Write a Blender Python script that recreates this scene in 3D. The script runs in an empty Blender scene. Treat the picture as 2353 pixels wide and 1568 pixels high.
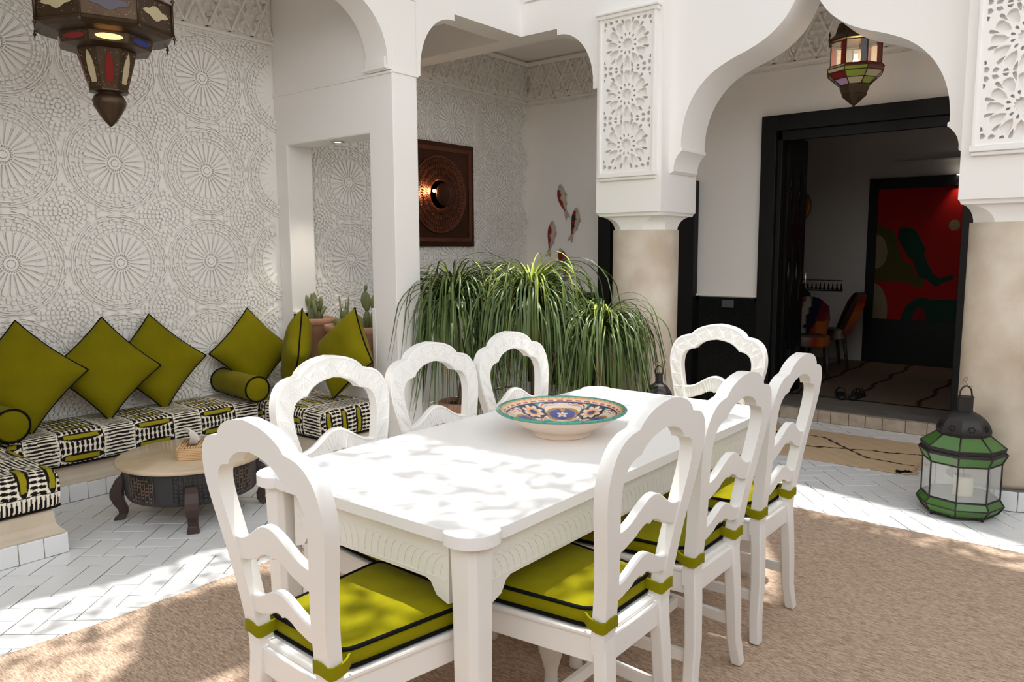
import bpy, bmesh, math, random
import numpy as np
from mathutils import Vector, Matrix
from mathutils.geometry import delaunay_2d_cdt
from mathutils.noise import noise as mnoise
PI = math.pi
random.seed(7)
rng = np.random.default_rng(7)
SC = bpy.context.scene
COL = SC.collection

# ------------------------------------------------------------------ camera, sky, sun, exposure
CAM_H = 1.45
YAW, PITCH, ROLL, FPX = 0.678322, 0.117326, 0.004297, 1782.7
_f = Vector((-math.sin(YAW)*math.cos(PITCH), math.cos(YAW)*math.cos(PITCH), -math.sin(PITCH)))
_r = Vector((math.cos(YAW), math.sin(YAW), 0))
_d = _f.cross(_r)
_rr = math.cos(ROLL)*_r + math.sin(ROLL)*_d
_dd = -math.sin(ROLL)*_r + math.cos(ROLL)*_d
cam = bpy.data.objects.new('camera', bpy.data.cameras.new('camera'))
COL.objects.link(cam)
cam.matrix_world = Matrix(((_rr.x, -_dd.x, -_f.x, 0), (_rr.y, -_dd.y, -_f.y, 0), (_rr.z, -_dd.z, -_f.z, CAM_H), (0, 0, 0, 1)))
cam.data.sensor_width = 36.0
cam.data.lens = 36.0*FPX/2353.0
cam.data.clip_start = 0.05
SC.camera = cam

world = bpy.data.worlds.new('sky')
SC.world = world
world.use_nodes = True
bg = world.node_tree.nodes['Background']
bg.inputs[0].default_value = (0.90, 0.96, 1.04, 1)
bg.inputs[1].default_value = 1.5
_n, _l = world.node_tree.nodes, world.node_tree.links            # clear noon sky: paler towards the horizon than overhead
_tc = _n.new('ShaderNodeTexCoord'); _sx = _n.new('ShaderNodeSeparateXYZ'); _rp = _n.new('ShaderNodeValToRGB')
_l.new(_tc.outputs['Generated'], _sx.inputs[0]); _l.new(_sx.outputs['Z'], _rp.inputs[0]); _l.new(_rp.outputs[0], bg.inputs[0])
_rp.color_ramp.elements[0].position = 0.0; _rp.color_ramp.elements[0].color = (0.30, 0.27, 0.23, 1)
_rp.color_ramp.elements[1].position = 1.0; _rp.color_ramp.elements[1].color = (0.26, 0.31, 0.38, 1)
for _p, _c in ((0.02, (1.0, 1.0, 1.0)), (0.5, (1.0, 1.03, 1.07))):
    _e = _rp.color_ramp.elements.new(_p); _e.color = (*_c, 1)

SUNDIR = Vector((0.035, -0.05, -1.0)).normalized()      # the way the light travels: almost straight down at noon
sun = bpy.data.objects.new('sun', bpy.data.lights.new('sun', 'SUN'))
COL.objects.link(sun)
sun.data.energy = 2.9
sun.data.angle = math.radians(0.9)
sun.data.color = (1.0, 0.965, 0.91)
sun.rotation_euler = SUNDIR.to_track_quat('-Z', 'Y').to_euler()
sun.location = (0, 2, 9)

SC.view_settings.view_transform = 'Standard'
SC.view_settings.look = 'None'
SC.view_settings.gamma = 1.0
SC.view_settings.use_curve_mapping = False
SC.view_settings.exposure = 0.92
SC.cycles.diffuse_bounces = 8
SC.cycles.max_bounces = 14
SC.cycles.transparent_max_bounces = 12

# ------------------------------------------------------------------ materials
MATS = {}
def mat(name, color=(0.8, 0.8, 0.8), rough=0.6, metal=0.0, var=None, bump=None, sheen=0.0, spec=0.5, coat=0.0,
        attr=False, trans=0.0, alpha=1.0, emit=None, subs=0.0, vscale=6.0, detail=4.0):
    """principled material; var = (second colour, noise scale, contrast); bump = (noise scale, strength, distance)"""
    m = bpy.data.materials.new(name); m.use_nodes = True
    nt = m.node_tree; N = nt.nodes; L = nt.links
    b = N['Principled BSDF']
    b.inputs['Base Color'].default_value = (*color, 1)
    b.inputs['Roughness'].default_value = rough
    b.inputs['Metallic'].default_value = metal
    b.inputs['Specular IOR Level'].default_value = spec
    b.inputs['Sheen Weight'].default_value = sheen
    b.inputs['Sheen Roughness'].default_value = 0.4
    b.inputs['Coat Weight'].default_value = coat
    b.inputs['Transmission Weight'].default_value = trans
    b.inputs['Alpha'].default_value = alpha
    if emit:
        b.inputs['Emission Color'].default_value = (*emit[0], 1)
        b.inputs['Emission Strength'].default_value = emit[1]
    tc = N.new('ShaderNodeTexCoord')
    src = None
    if attr:
        a = N.new('ShaderNodeVertexColor'); a.layer_name = 'Col'; src = a.outputs[0]
    if var:
        c2, sc, con = var
        n = N.new('ShaderNodeTexNoise'); n.inputs['Scale'].default_value = sc; n.inputs['Detail'].default_value = detail
        L.new(tc.outputs['Object'], n.inputs['Vector'])
        r = N.new('ShaderNodeValToRGB'); r.color_ramp.elements[0].position = 0.5-con; r.color_ramp.elements[1].position = 0.5+con
        L.new(n.outputs['Fac'], r.inputs['Fac'])
        mx = N.new('ShaderNodeMixRGB'); L.new(r.outputs[0], mx.inputs[0])
        mx.inputs[1].default_value = (*color, 1); mx.inputs[2].default_value = (*c2, 1)
        if src: L.new(src, mx.inputs[1])
        src = mx.outputs[0]
    if src: L.new(src, b.inputs['Base Color'])
    if bump:
        n = N.new('ShaderNodeTexNoise'); n.inputs['Scale'].default_value = bump[0]; n.inputs['Detail'].default_value = 5
        L.new(tc.outputs['Object'], n.inputs['Vector'])
        bp = N.new('ShaderNodeBump'); bp.inputs['Strength'].default_value = bump[1]; bp.inputs['Distance'].default_value = bump[2]
        L.new(n.outputs['Fac'], bp.inputs['Height']); L.new(bp.outputs[0], b.inputs['Normal'])
    MATS[name] = m
    return m

PLASTER = mat('white_plaster', (0.87, 0.85, 0.825), 0.75, bump=(9, 0.12, 0.02))
CARVED = mat('carved_plaster', (0.87, 0.855, 0.825), 0.8, bump=(60, 0.15, 0.003))
WALLTAN = mat('added_wall_plaster', (0.42, 0.36, 0.30), 0.8)
TADELAKT = mat('beige_tadelakt', (0.66, 0.57, 0.45), 0.45, var=((0.56, 0.46, 0.34), 7, 0.25), bump=(14, 0.15, 0.01))
COLUMN = mat('column_tadelakt', (0.70, 0.62, 0.51), 0.4, var=((0.55, 0.45, 0.34), 4.0, 0.15), bump=(12, 0.12, 0.01), detail=7)
TILE = mat('white_zellige', (0.86, 0.86, 0.86), 0.28, var=((0.79, 0.80, 0.81), 5, 0.3), bump=(11, 0.15, 0.006))
GROUT = mat('grey_grout', (0.17, 0.17, 0.165), 0.9)
BLACKTILE = mat('black_zellige', (0.006, 0.007, 0.007), 0.22, spec=0.35, bump=(22, 0.2, 0.004))
BLACKGROUT = mat('black_grout', (0.002, 0.002, 0.002), 0.8)
BLACKWOOD = mat('black_lacquer', (0.005, 0.005, 0.005), 0.5, spec=0.25, bump=(40, 0.1, 0.003))
ROOMWALL = mat('room_plaster', (0.55, 0.53, 0.50), 0.8, bump=(9, 0.1, 0.02))
STONE = mat('threshold_stone', (0.36, 0.29, 0.22), 0.7, var=((0.50, 0.42, 0.33), 14, 0.2), bump=(30, 0.3, 0.006))
PAINT = mat('white_paint', (0.86, 0.845, 0.815), 0.36, bump=(25, 0.08, 0.002))
PAINTTOP = mat('white_table_paint', (0.87, 0.86, 0.85), 0.42, bump=(18, 0.06, 0.002))
VELVET = mat('chartreuse_velvet', (0.27, 0.25, 0.003), 0.85, sheen=0.04, spec=0.08, var=((0.215, 0.195, 0.002), 9, 0.25), bump=(120, 0.15, 0.002))
VELVETDK = mat('olive_velvet', (0.205, 0.180, 0.003), 0.85, sheen=0.05, spec=0.06, var=((0.165, 0.140, 0.003), 7, 0.3), bump=(90, 0.2, 0.002))
PIPE = mat('black_piping', (0.006, 0.006, 0.007), 0.85, spec=0.1)
PRINT = mat('printed_cotton', (1, 1, 1), 0.85, attr=True, spec=0.2, bump=(160, 0.1, 0.002))
TERRA = mat('terracotta', (0.42, 0.20, 0.12), 0.85, var=((0.52, 0.30, 0.20), 9, 0.25), bump=(40, 0.15, 0.003))
SOIL = mat('soil', (0.06, 0.04, 0.03), 0.95, bump=(40, 0.6, 0.01))
LEAF = mat('palm_leaf', (0.055, 0.095, 0.024), 0.40, var=((0.115, 0.17, 0.04), 3.5, 0.2))
LEAFSUNTINT = mat('sun_tinted_young_leaf', (0.42, 0.50, 0.08), 0.4)  # young leaf green, made paler to carry the crown's sunlight in its colour
LEAFDRY = mat('dry_palm_leaf', (0.50, 0.33, 0.16), 0.7)
TRUNK = mat('palm_trunk', (0.20, 0.12, 0.07), 0.9, bump=(40, 0.5, 0.01))
CACTUS = mat('cactus_green', (0.13, 0.16, 0.055), 0.65, var=((0.19, 0.20, 0.09), 20, 0.2), bump=(70, 0.5, 0.004))
BRASSDK = mat('aged_brass', (0.085, 0.052, 0.028), 0.42, metal=0.7, var=((0.05, 0.03, 0.017), 14, 0.3), bump=(60, 0.3, 0.003))
IRON = mat('dark_iron', (0.05, 0.046, 0.045), 0.5, metal=0.7, bump=(50, 0.3, 0.003))
GLASSCL = mat('clear_glass', (0.93, 0.97, 0.95), 0.06, alpha=0.22, spec=0.6)
GLASSGR = mat('green_glass', (0.07, 0.18, 0.03), 0.25, spec=0.6, bump=(30, 0.2, 0.003), alpha=0.92)
GLASSCREAM = mat('cream_glass', (0.46, 0.38, 0.23), 0.3, spec=0.5)
GLASSRED = mat('red_glass', (0.17, 0.006, 0.005), 0.25)
GLASSBLUE = mat('blue_glass', (0.012, 0.03, 0.20), 0.25)
GLASSDARK = mat('violet_glass', (0.03, 0.012, 0.03), 0.25)
GLASSGREY = mat('blue_grey_glass', (0.20, 0.25, 0.31), 0.25)
GLASSPINK = mat('lilac_glass', (0.42, 0.28, 0.42), 0.25)
GLASSLIME = mat('lime_glass', (0.24, 0.30, 0.03), 0.25)
AMBERLIT = mat('amber_glass_lit_by_the_bulb', (0.8, 0.45, 0.15), 0.3, emit=((1.0, 0.50, 0.14), 1.3))
BULB = mat('lamp_bulb', (1, 0.9, 0.7), 0.3, emit=((1.0, 0.72, 0.35), 9.0))
SPOTLIT = mat('spot_lamp_lens', (1, 1, 0.95), 0.3, emit=((1.0, 0.93, 0.80), 9.0))
CHROME = mat('brushed_nickel', (0.6, 0.58, 0.52), 0.3, metal=1.0)
WAX = mat('candle_wax', (0.84, 0.77, 0.55), 0.6)
COPPER = mat('hammered_copper', (0.20, 0.075, 0.04), 0.36, metal=0.9, bump=(75, 0.9, 0.01), var=((0.13, 0.05, 0.03), 6, 0.3))
COPPERDK = mat('dark_copper', (0.085, 0.035, 0.02), 0.4, metal=0.85)
MARBLE = mat('beige_marble', (0.66, 0.52, 0.36), 0.22, var=((0.55, 0.42, 0.28), 5, 0.12), detail=9)
DARKWOOD = mat('dark_wood', (0.040, 0.036, 0.036), 0.5, var=((0.022, 0.020, 0.022), 9, 0.3), bump=(30, 0.2, 0.003))
REDWOOD = mat('reddish_dark_wood', (0.048, 0.026, 0.020), 0.5, bump=(30, 0.2, 0.003))
FRET = mat('carved_wood_inlay', (0.16, 0.105, 0.075), 0.6)
RATTAN = mat('rattan', (0.66, 0.43, 0.22), 0.55, bump=(70, 0.3, 0.003))
TISSUE = mat('tissue_paper', (0.86, 0.85, 0.83), 0.9)
JUTE = mat('jute', (0.42, 0.30, 0.21), 0.95)
MATRUG = mat('mat_wool', (1, 1, 1), 0.95, attr=True, spec=0.1, bump=(120, 0.4, 0.004))
CERAMIC = mat('painted_ceramic', (1, 1, 1), 0.16, attr=True, coat=0.3)
GLAZE = mat('cream_glaze', (0.80, 0.68, 0.56), 0.3, var=((0.74, 0.60, 0.48), 10, 0.3))
FISHM = mat('painted_fish_ceramic', (1, 1, 1), 0.35, attr=True)
CANVASART = mat('painted_canvas', (1, 1, 1), 0.7, attr=True, spec=0.2)
PATCH = mat('patchwork_wool', (1, 1, 1), 0.95, attr=True, spec=0.1, bump=(60, 0.4, 0.006))
RUBBER = mat('black_rubber', (0.008, 0.008, 0.008), 0.7)
GOLD = mat('aged_gold', (0.42, 0.28, 0.07), 0.35, metal=0.8)
SKIN = mat('drum_skin', (0.55, 0.30, 0.10), 0.6)
PLATE = mat('grey_plastic', (0.075, 0.085, 0.095), 0.4)
ADDEDCLOTH = None

def jute_material():
    m = JUTE; nt = m.node_tree; N = nt.nodes; L = nt.links; b = N['Principled BSDF']
    tc = N.new('ShaderNodeTexCoord'); mp = N.new('ShaderNodeMapping'); mp.inputs['Scale'].default_value = (42, 250, 60)
    mp.inputs['Rotation'].default_value = (0, 0, math.radians(24))
    L.new(tc.outputs['Object'], mp.inputs[0])
    n = N.new('ShaderNodeTexNoise'); n.inputs['Scale'].default_value = 1.0; n.inputs['Detail'].default_value = 4
    L.new(mp.outputs[0], n.inputs['Vector'])
    n2 = N.new('ShaderNodeTexNoise'); n2.inputs['Scale'].default_value = 2.4; L.new(tc.outputs['Object'], n2.inputs['Vector'])
    r = N.new('ShaderNodeValToRGB')
    r.color_ramp.elements[0].position = 0.34; r.color_ramp.elements[0].color = (0.32, 0.21, 0.145, 1)
    r.color_ramp.elements[1].position = 0.66; r.color_ramp.elements[1].color = (0.68, 0.52, 0.39, 1)
    L.new(n.outputs['Fac'], r.inputs[0])
    mx = N.new('ShaderNodeMixRGB'); mx.blend_type = 'MULTIPLY'; mx.inputs[0].default_value = 0.25
    L.new(r.outputs[0], mx.inputs[1]); L.new(n2.outputs['Color'], mx.inputs[2]); L.new(r.outputs[0], b.inputs['Base Color'])
    bp = N.new('ShaderNodeBump'); bp.inputs['Strength'].default_value = 0.7; bp.inputs['Distance'].default_value = 0.006
    L.new(n.outputs['Fac'], bp.inputs['Height']); L.new(bp.outputs[0], b.inputs['Normal'])
jute_material()

def translucent(name, color, fac):
    m = bpy.data.materials.new(name); m.use_nodes = True
    N = m.node_tree.nodes; L = m.node_tree.links; N.clear()
    o = N.new('ShaderNodeOutputMaterial'); a = N.new('ShaderNodeBsdfDiffuse'); t = N.new('ShaderNodeBsdfTranslucent'); x = N.new('ShaderNodeMixShader')
    a.inputs[0].default_value = (*color, 1); t.inputs[0].default_value = (*color, 1); x.inputs[0].default_value = fac
    L.new(a.outputs[0], x.inputs[1]); L.new(t.outputs[0], x.inputs[2]); L.new(x.outputs[0], o.inputs[0])
    return m
ADDEDCLOTH = translucent('added_white_cloth', (0.60, 0.59, 0.57), 0.12)  # cloth of the unseen strips added overhead to shape the light
ADDEDCLOTHTHIN = translucent('added_thin_white_cloth', (0.80, 0.79, 0.78), 0.42)
VINELEAF = translucent('vine_leaf', (0.22, 0.24, 0.14), 0.3)

# ------------------------------------------------------------------ mesh builder
class G:
    def __init__(s):
        s.v = []; s.f = []; s.s = []; s.m = []; s.c = None; s.M = None
    def add(s, verts, faces, smooth=False, mi=0):
        k = len(s.v)
        if s.M is not None:
            verts = [tuple(s.M @ Vector(p)) for p in verts]
        s.v.extend([tuple(p) for p in verts])
        for f in faces:
            s.f.append(tuple(i+k for i in f)); s.s.append(smooth); s.m.append(mi)
        return s
    def box(s, x0, y0, z0, x1, y1, z1, mi=0):
        vs = [(x0,y0,z0),(x1,y0,z0),(x1,y1,z0),(x0,y1,z0),(x0,y0,z1),(x1,y0,z1),(x1,y1,z1),(x0,y1,z1)]
        return s.add(vs, [(0,3,2,1),(4,5,6,7),(0,1,5,4),(1,2,6,5),(2,3,7,6),(3,0,4,7)], False, mi)
    def loft(s, rings, closed=True, cap=True, smooth=True, mi=0):
        n = len(rings[0]); vs = [p for r in rings for p in r]; fs = []
        for i in range(len(rings)-1):
            for j in range(n if closed else n-1):
                a = i*n+j; b = i*n+(j+1) % n
                fs.append((a, b, b+n, a+n))
        s.add(vs, fs, smooth, mi)
        if cap:
            k = len(s.v)-len(vs)
            s.f.append(tuple(k+j for j in reversed(range(n)))); s.s.append(False); s.m.append(mi)
            s.f.append(tuple(k+(len(rings)-1)*n+j for j in range(n))); s.s.append(False); s.m.append(mi)
        return s
    def lathe(s, prof, n=32, smooth=True, ph=0.0, cx=0, cy=0, mi=0, cap=False):
        return s.loft([[(cx+r*math.cos(ph+2*PI*j/n), cy+r*math.sin(ph+2*PI*j/n), z) for j in range(n)] for r, z in prof], True, cap, smooth, mi)
    def tube(s, pts, r, n=8, mi=0, closed=False, cap=True, smooth=True):
        pts = [Vector(p) for p in pts]; m = len(pts); rings = []
        up = Vector((0, 0, 1)); prev = None
        for i, p in enumerate(pts):
            a = pts[(i-1) % m] if (closed or i > 0) else p
            b = pts[(i+1) % m] if (closed or i < m-1) else p
            t = (b-a).normalized()
            if prev is None:
                ref = up if abs(t.z) < 0.9 else Vector((1, 0, 0))
                u = t.cross(ref).normalized()
            else:
                u = (prev - t*prev.dot(t)).normalized()
            prev = u; w = t.cross(u)
            rad = r[i] if isinstance(r, (list, tuple)) else r
            rings.append([tuple(p + u*rad*math.cos(2*PI*j/n) + w*rad*math.sin(2*PI*j/n)) for j in range(n)])
        if closed: rings.append(rings[0])
        return s.loft(rings, True, cap and not closed, smooth, mi)
    def plate(s, outline, holes=(), t0=0.0, t1=0.02, fn=None, mi=0, smooth=False, grid=None):
        """flat board with holes; fn maps (u, v, w) to the place"""
        fn = fn or (lambda u, v, w: (u, w, v))
        loops = [list(outline)]+[list(h) for h in holes]
        P = []; E = []
        for lp in loops:
            k = len(P); n = len(lp)
            P += [Vector((p[0], p[1])) for p in lp]; E += [(k+i, k+(i+1) % n) for i in range(n)]
        if grid: P += [Vector(g) for g in grid]
        vv, ee, ff, ov, oe, of = delaunay_2d_cdt(P, E, [], 0 if holes else 1, 1e-6)
        n = len(vv)
        if holes:                                        # keep what lies inside an odd number of loops
            cx = np.array([sum(vv[i].x for i in f)/len(f) for f in ff]); cy = np.array([sum(vv[i].y for i in f)/len(f) for f in ff])
            ins = np.zeros(len(ff), bool)
            for a, b in E:
                (x0, y0), (x1, y1) = P[a], P[b]
                if y0 != y1: ins ^= ((y0 > cy) != (y1 > cy)) & (cx < (x1-x0)*(cy-y0)/(y1-y0)+x0)
            ff = [f for f, k in zip(ff, ins) if k]
        def area(f): 
            return sum(vv[f[i]].x*vv[f[(i+1) % len(f)]].y-vv[f[(i+1) % len(f)]].x*vv[f[i]].y for i in range(len(f)))
        fr = [tuple(f) if area(f) > 0 else tuple(reversed(f)) for f in ff]
        vs = [fn(p.x, p.y, t1) for p in vv]+[fn(p.x, p.y, t0) for p in vv]
        cnt = {}
        for f in fr:
            for i in range(len(f)):
                cnt[(f[i], f[(i+1) % len(f)])] = 1
        fs = fr+[tuple(reversed([i+n for i in f])) for f in fr]
        for (a, b) in cnt:
            if (b, a) not in cnt: fs.append((b, a, a+n, b+n))
        return s.add(vs, fs, smooth, mi)
    def prism(s, poly, t0, t1, fn=None, mi=0):
        fn = fn or (lambda u, v, w: (u, v, w)); n = len(poly)
        vs = [fn(p[0], p[1], t0) for p in poly]+[fn(p[0], p[1], t1) for p in poly]
        fs = [tuple(range(n, 2*n)), tuple(reversed(range(n)))]+[(i, (i+1) % n, (i+1) % n+n, i+n) for i in range(n)]
        return s.add(vs, fs, False, mi)
    def build(s, name, mats, parent=None, bevel=0.0, colors=None, fixn=True, seg=2, nbev=None, auto=False):
        me = bpy.data.meshes.new(name)
        me.from_pydata(s.v, [], s.f)
        me.polygons.foreach_set('use_smooth', s.s)
        for m in (mats if isinstance(mats, (list, tuple)) else [mats]): me.materials.append(m)
        me.polygons.foreach_set('material_index', s.m)
        if colors is not None:
            at = me.color_attributes.new('Col', 'FLOAT_COLOR', 'POINT')
            c = np.ones((len(s.v), 4), dtype=np.float32); c[:, :3] = colors
            at.data.foreach_set('color', c.ravel())
        me.validate(); me.update()
        if fixn:
            b = bmesh.new(); b.from_mesh(me); bmesh.ops.recalc_face_normals(b, faces=b.faces); b.to_mesh(me); b.free()
        if auto:                                             # smooth curves, crisp edges
            me.polygons.foreach_set('use_smooth', [True]*len(me.polygons)); me.set_sharp_from_angle(angle=.55)
        o = bpy.data.objects.new(name, me); COL.objects.link(o)
        if parent: o.parent = parent
        if bevel > 0:
            md = o.modifiers.new('edge', 'BEVEL'); md.width = bevel; md.segments = seg; md.limit_method = 'ANGLE'; md.angle_limit = math.radians(35)
            if nbev is not None:                          # round only the edges of the first nbev vertices
                b = bmesh.new(); b.from_mesh(me); ly = b.edges.layers.float.new('bevel_weight_edge')
                for e in b.edges:
                    if e.verts[0].index < nbev and e.verts[1].index < nbev and len(e.link_faces) == 2 and e.calc_face_angle(0) > .6: e[ly] = 1.0
                b.to_mesh(me); b.free(); md.limit_method = 'WEIGHT'
        return o

def thing(name, label, cat, loc=(0, 0, 0), rz=0.0, group=None):
    o = bpy.data.objects.new(name, None); COL.objects.link(o)
    o.location = loc; o.rotation_euler = (0, 0, rz); o.empty_display_size = 0.05
    o['label'] = label; o['category'] = cat
    if group: o['group'] = group
    return o
def tag(o, label, cat, group=None, kind=None):
    o['label'] = label; o['category'] = cat
    if group: o['group'] = group
    if kind: o['kind'] = kind
    return o
def struct(o, label=None):
    o['kind'] = 'structure'
    if label: o['label'] = label
    return o
def dup(root, loc, rz, label, group=None):
    r = root.copy(); COL.objects.link(r); r.location = loc; r.rotation_euler = (0, 0, rz); r['label'] = label
    if group: r['group'] = group
    for ch in list(root.children):
        c = ch.copy(); COL.objects.link(c); c.parent = r
        for g in list(ch.children):
            d = g.copy(); COL.objects.link(d); d.parent = c
    return r
def lin(c):                                   # sRGB 0-255 to linear
    return tuple((x/255/12.92 if x/255 <= 0.04045 else ((x/255+0.055)/1.055)**2.4) for x in c)
def arc(cx, cy, r, a0, a1, n, ry=None):
    return [(cx+r*math.cos(math.radians(a0+(a1-a0)*i/n)), cy+(ry or r)*math.sin(math.radians(a0+(a1-a0)*i/n))) for i in range(n+1)]
def interp(xs, ys, x):
    return float(np.interp(x, xs, ys))
def resample(pts, n):
    p = np.array(pts, float); d = np.r_[0, np.cumsum(np.hypot(*np.diff(p, axis=0).T))]
    t = np.linspace(0, d[-1], n)
    return list(zip(np.interp(t, d, p[:, 0]), np.interp(t, d, p[:, 1])))
def chaikin(pts, it=2, closed=False):
    for _ in range(it):
        q = []
        n = len(pts)
        if not closed: q.append(pts[0])
        for i in range(n if closed else n-1):
            a = pts[i]; b = pts[(i+1) % n]
            q.append(tuple(0.75*x+0.25*y for x, y in zip(a, b))); q.append(tuple(0.25*x+0.75*y for x, y in zip(a, b)))
        if not closed: q.append(pts[-1])
        pts = q
    return pts
# ------------------------------------------------------------------ the setting
XW, YW = -5.2, 6.725            # carved left wall, back wall of the gallery
YP0, YP1 = 3.585, 3.81          # partition beside the sofa nook
XA0, XA1 = -4.10, -3.885        # arcade along the left side of the courtyard
YB0, YB1 = 4.95, 5.165          # lintel along the back of the courtyard
ZB, ZC, ZT = 3.10, 3.42, 5.3    # lintel underside, gallery ceiling, top of the courtyard walls

def herring(a, rot, x0, y0, x1, y1, gap, m=0.0):
    """corner points of 1 x 2 herringbone tiles whose middle lies in the rectangle"""
    out = []; c, s = math.cos(rot), math.sin(rot)
    cx, cy = (x0+x1)/2, (y0+y1)/2; n = int(math.hypot(x1-x0, y1-y0)/2/a)+3
    for i in range(-n, n):
        for j in range(-n, n):
            k = (i-j) % 4
            if k == 0: w, h = 2, 1
            elif k == 3: w, h = 1, 2
            else: continue
            q = []
            for (px, py) in ((i*a+gap, j*a+gap), ((i+w)*a-gap, j*a+gap), ((i+w)*a-gap, (j+h)*a-gap), (i*a+gap, (j+h)*a-gap)):
                q.append((cx+c*px-s*py, cy+s*px+c*py))
            mx = sum(p[0] for p in q)/4; my = sum(p[1] for p in q)/4
            if x0-m < mx < x1+m and y0-m < my < y1+m: out.append(q)
    return out

# floor: white glazed herringbone tiles in grey grout
g = G()
g.box(XW, -2.5, -0.1, 2.3, YW, -0.004, 1)
for q in herring(0.109, math.radians(40), XW+.03, -0.6, 1.6, 6.75, 0.0025):
    mx = sum(p[0] for p in q)/4; my = sum(p[1] for p in q)/4
    qq = [(p[0]+random.uniform(-.0016, .0016), p[1]+random.uniform(-.0016, .0016)) for p in q]
    qi = [(mx+(p[0]-mx)*0.968, my+(p[1]-my)*0.968) for p in qq]
    hs = [random.uniform(-0.0022, 0.0) for _ in range(4)]
    vs = [(p[0], p[1], -0.008) for p in qq]+[(p[0], p[1], h-0.0012) for p, h in zip(qq, hs)]+[(p[0], p[1], h) for p, h in zip(qi, hs)]
    g.add(vs, [(8, 9, 10, 11), (4, 5, 9, 8), (5, 6, 10, 9), (6, 7, 11, 10), (7, 4, 8, 11), (0, 1, 5, 4), (1, 2, 6, 5), (2, 3, 7, 6), (3, 0, 4, 7)])
struct(g.build('floor', [TILE, GROUT]))

# carved plaster medallions
def rot2(poly, a, dx=0, dy=0):
    c, s = math.cos(a), math.sin(a)
    return [(c*x-s*y+dx, s*x+c*y+dy) for x, y in poly]
def stud(r, ang, w, l=None):
    l = l or w
    return rot2([(r-l, -w*.8), (r+l*.25, -w), (r+l, -w*.5), (r+l, w*.5), (r+l*.25, w), (r-l, w*.8)], ang)
def annulus(r0, r1, n, a0=0.0, cover=1.0):
    out = []
    for i in range(n):
        b0 = a0+2*PI*i/n; b1 = b0+2*PI/n*cover
        out.append([(r0*math.cos(b0), r0*math.sin(b0)), (r1*math.cos(b0), r1*math.sin(b0)), (r1*math.cos(b1), r1*math.sin(b1)), (r0*math.cos(b1), r0*math.sin(b1))])
    return out
def medallion(H=0.3175):
    P = []                                              # (polygon, height)
    P.append(([(.018*math.cos(2*PI*i/16), .018*math.sin(2*PI*i/16)) for i in range(16)], .011))
    P += [(q, .010) for q in annulus(.0215, .034, 24)]
    for i in range(24):
        a = 2*PI*i/24
        P.append((rot2([(.038, -.0024), (.052, -.0032), (.052, .0032), (.038, .0024)], a+PI/24), .010))
        P.append((rot2([(.046, -.0026), (.07, -.0052), (.12, -.0098), (.146, -.0128), (.158, -.0105), (.164, -.004), (.164, .004), (.158, .0105), (.146, .0128), (.12, .0098), (.07, .0052), (.046, .0026)], a), .011))
        P.append((rot2([(.115, -.0016), (.150, -.0018), (.166, 0), (.150, .0018), (.115, .0016)], a+PI/24), .006))
        P.append((stud(.1805, a+PI/24, .0112, .0085), .011))
        P.append((stud(.179, a, .0078, .0066), .009))
        P.append((stud(.2035, a, .0135, .0105), .011))
        P.append((stud(.2005, a+PI/24, .0082, .0072), .009))
    for i in range(12):
        a = 2*PI*i/12
        P.append((rot2([(.217, -.0075), (.238, -.0075), (.238, .0075), (.217, .0075)], a), .011))
        P.append((rot2([(.2405, -.036), (.2515, -.030), (.2515, .030), (.2405, .036)], a), .011))
        b = a+PI/12
        P.append((rot2([(.218, -.030), (.229, -.032), (.229, .032), (.218, .030)], b), .011))
        for sgn in (-1, 1):
            P.append((rot2([(.233, sgn*.031), (.2515, sgn*.0245), (.2515, sgn*.012), (.233, sgn*.016)][::sgn], b), .011))
        P.append((rot2([(.258, -.055), (.266, -.048), (.266, .048), (.258, .055), (.2565, .047), (.2565, -.047)], b), .011))
        P.append((rot2([(.2745, -.062), (.2825, -.053), (.2825, .053), (.2745, .062), (.273, .055), (.273, -.055)], a), .011))
        P.append((rot2([(.2905, -.056), (.299, -.047), (.299, .047), (.2905, .056), (.2890, .049), (.2890, -.049)], b), .011))
    def rmap(x, y):
        r = math.hypot(x, y); q = float(np.interp(r, (0, .166, .212, .30), (0, .196, .243, .3155)))/max(r, 1e-6)
        return (x*q, y*q)
    P = [([rmap(*p) for p in q], h) for q, h in P]
    for sx in (-1, 1):
        for sy in (-1, 1):
            for k, (r, n) in enumerate(((.0, 1), (.032, 8), (.059, 13), (.086, 18), (.113, 23), (.140, 28), (.167, 33), (.194, 38))):
                for i in range(n):
                    a = 2*PI*(i+.5*(k % 2))/n
                    q = stud(r, a, (.0125, .0112)[k % 2], .0105) if r else [(.015*math.cos(2*PI*j/8), .015*math.sin(2*PI*j/8)) for j in range(8)]
                    q = [(x+sx*H, y+sy*H) for x, y in q]
                    mx = sum(p[0] for p in q)/len(q); my = sum(p[1] for p in q)/len(q)
                    if (r == 0 and sx+sy == 2) or (r and abs(mx) < H and abs(my) < H and math.hypot(mx, my) > .325): P.append((q, .011))
    return P
MED = medallion()
g = G()
g.box(XW-.15, -2.5, 0, XW, YW, ZT)
for iy in range(-4, 7):
    for iz in range(-2, 3):
        cy = 3.0+.636*iy; cz = 1.377+.635*iz
        for q, h in MED:
            my = cy+q[0][0]; mz = cz+q[0][1]
            if my < .95 or my > YW-.02 or mz < .40 or mz > 2.955: continue
            if YP0-.01 < my < YP1+.01: continue
            g.prism(q, -.001, h*1.8, lambda u, v, w: (XW+w, cy+u, cz+v))
struct(g.build('wall_left', CARVED, fixn=False), 'white wall carved with rows of round sunburst medallions')

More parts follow.
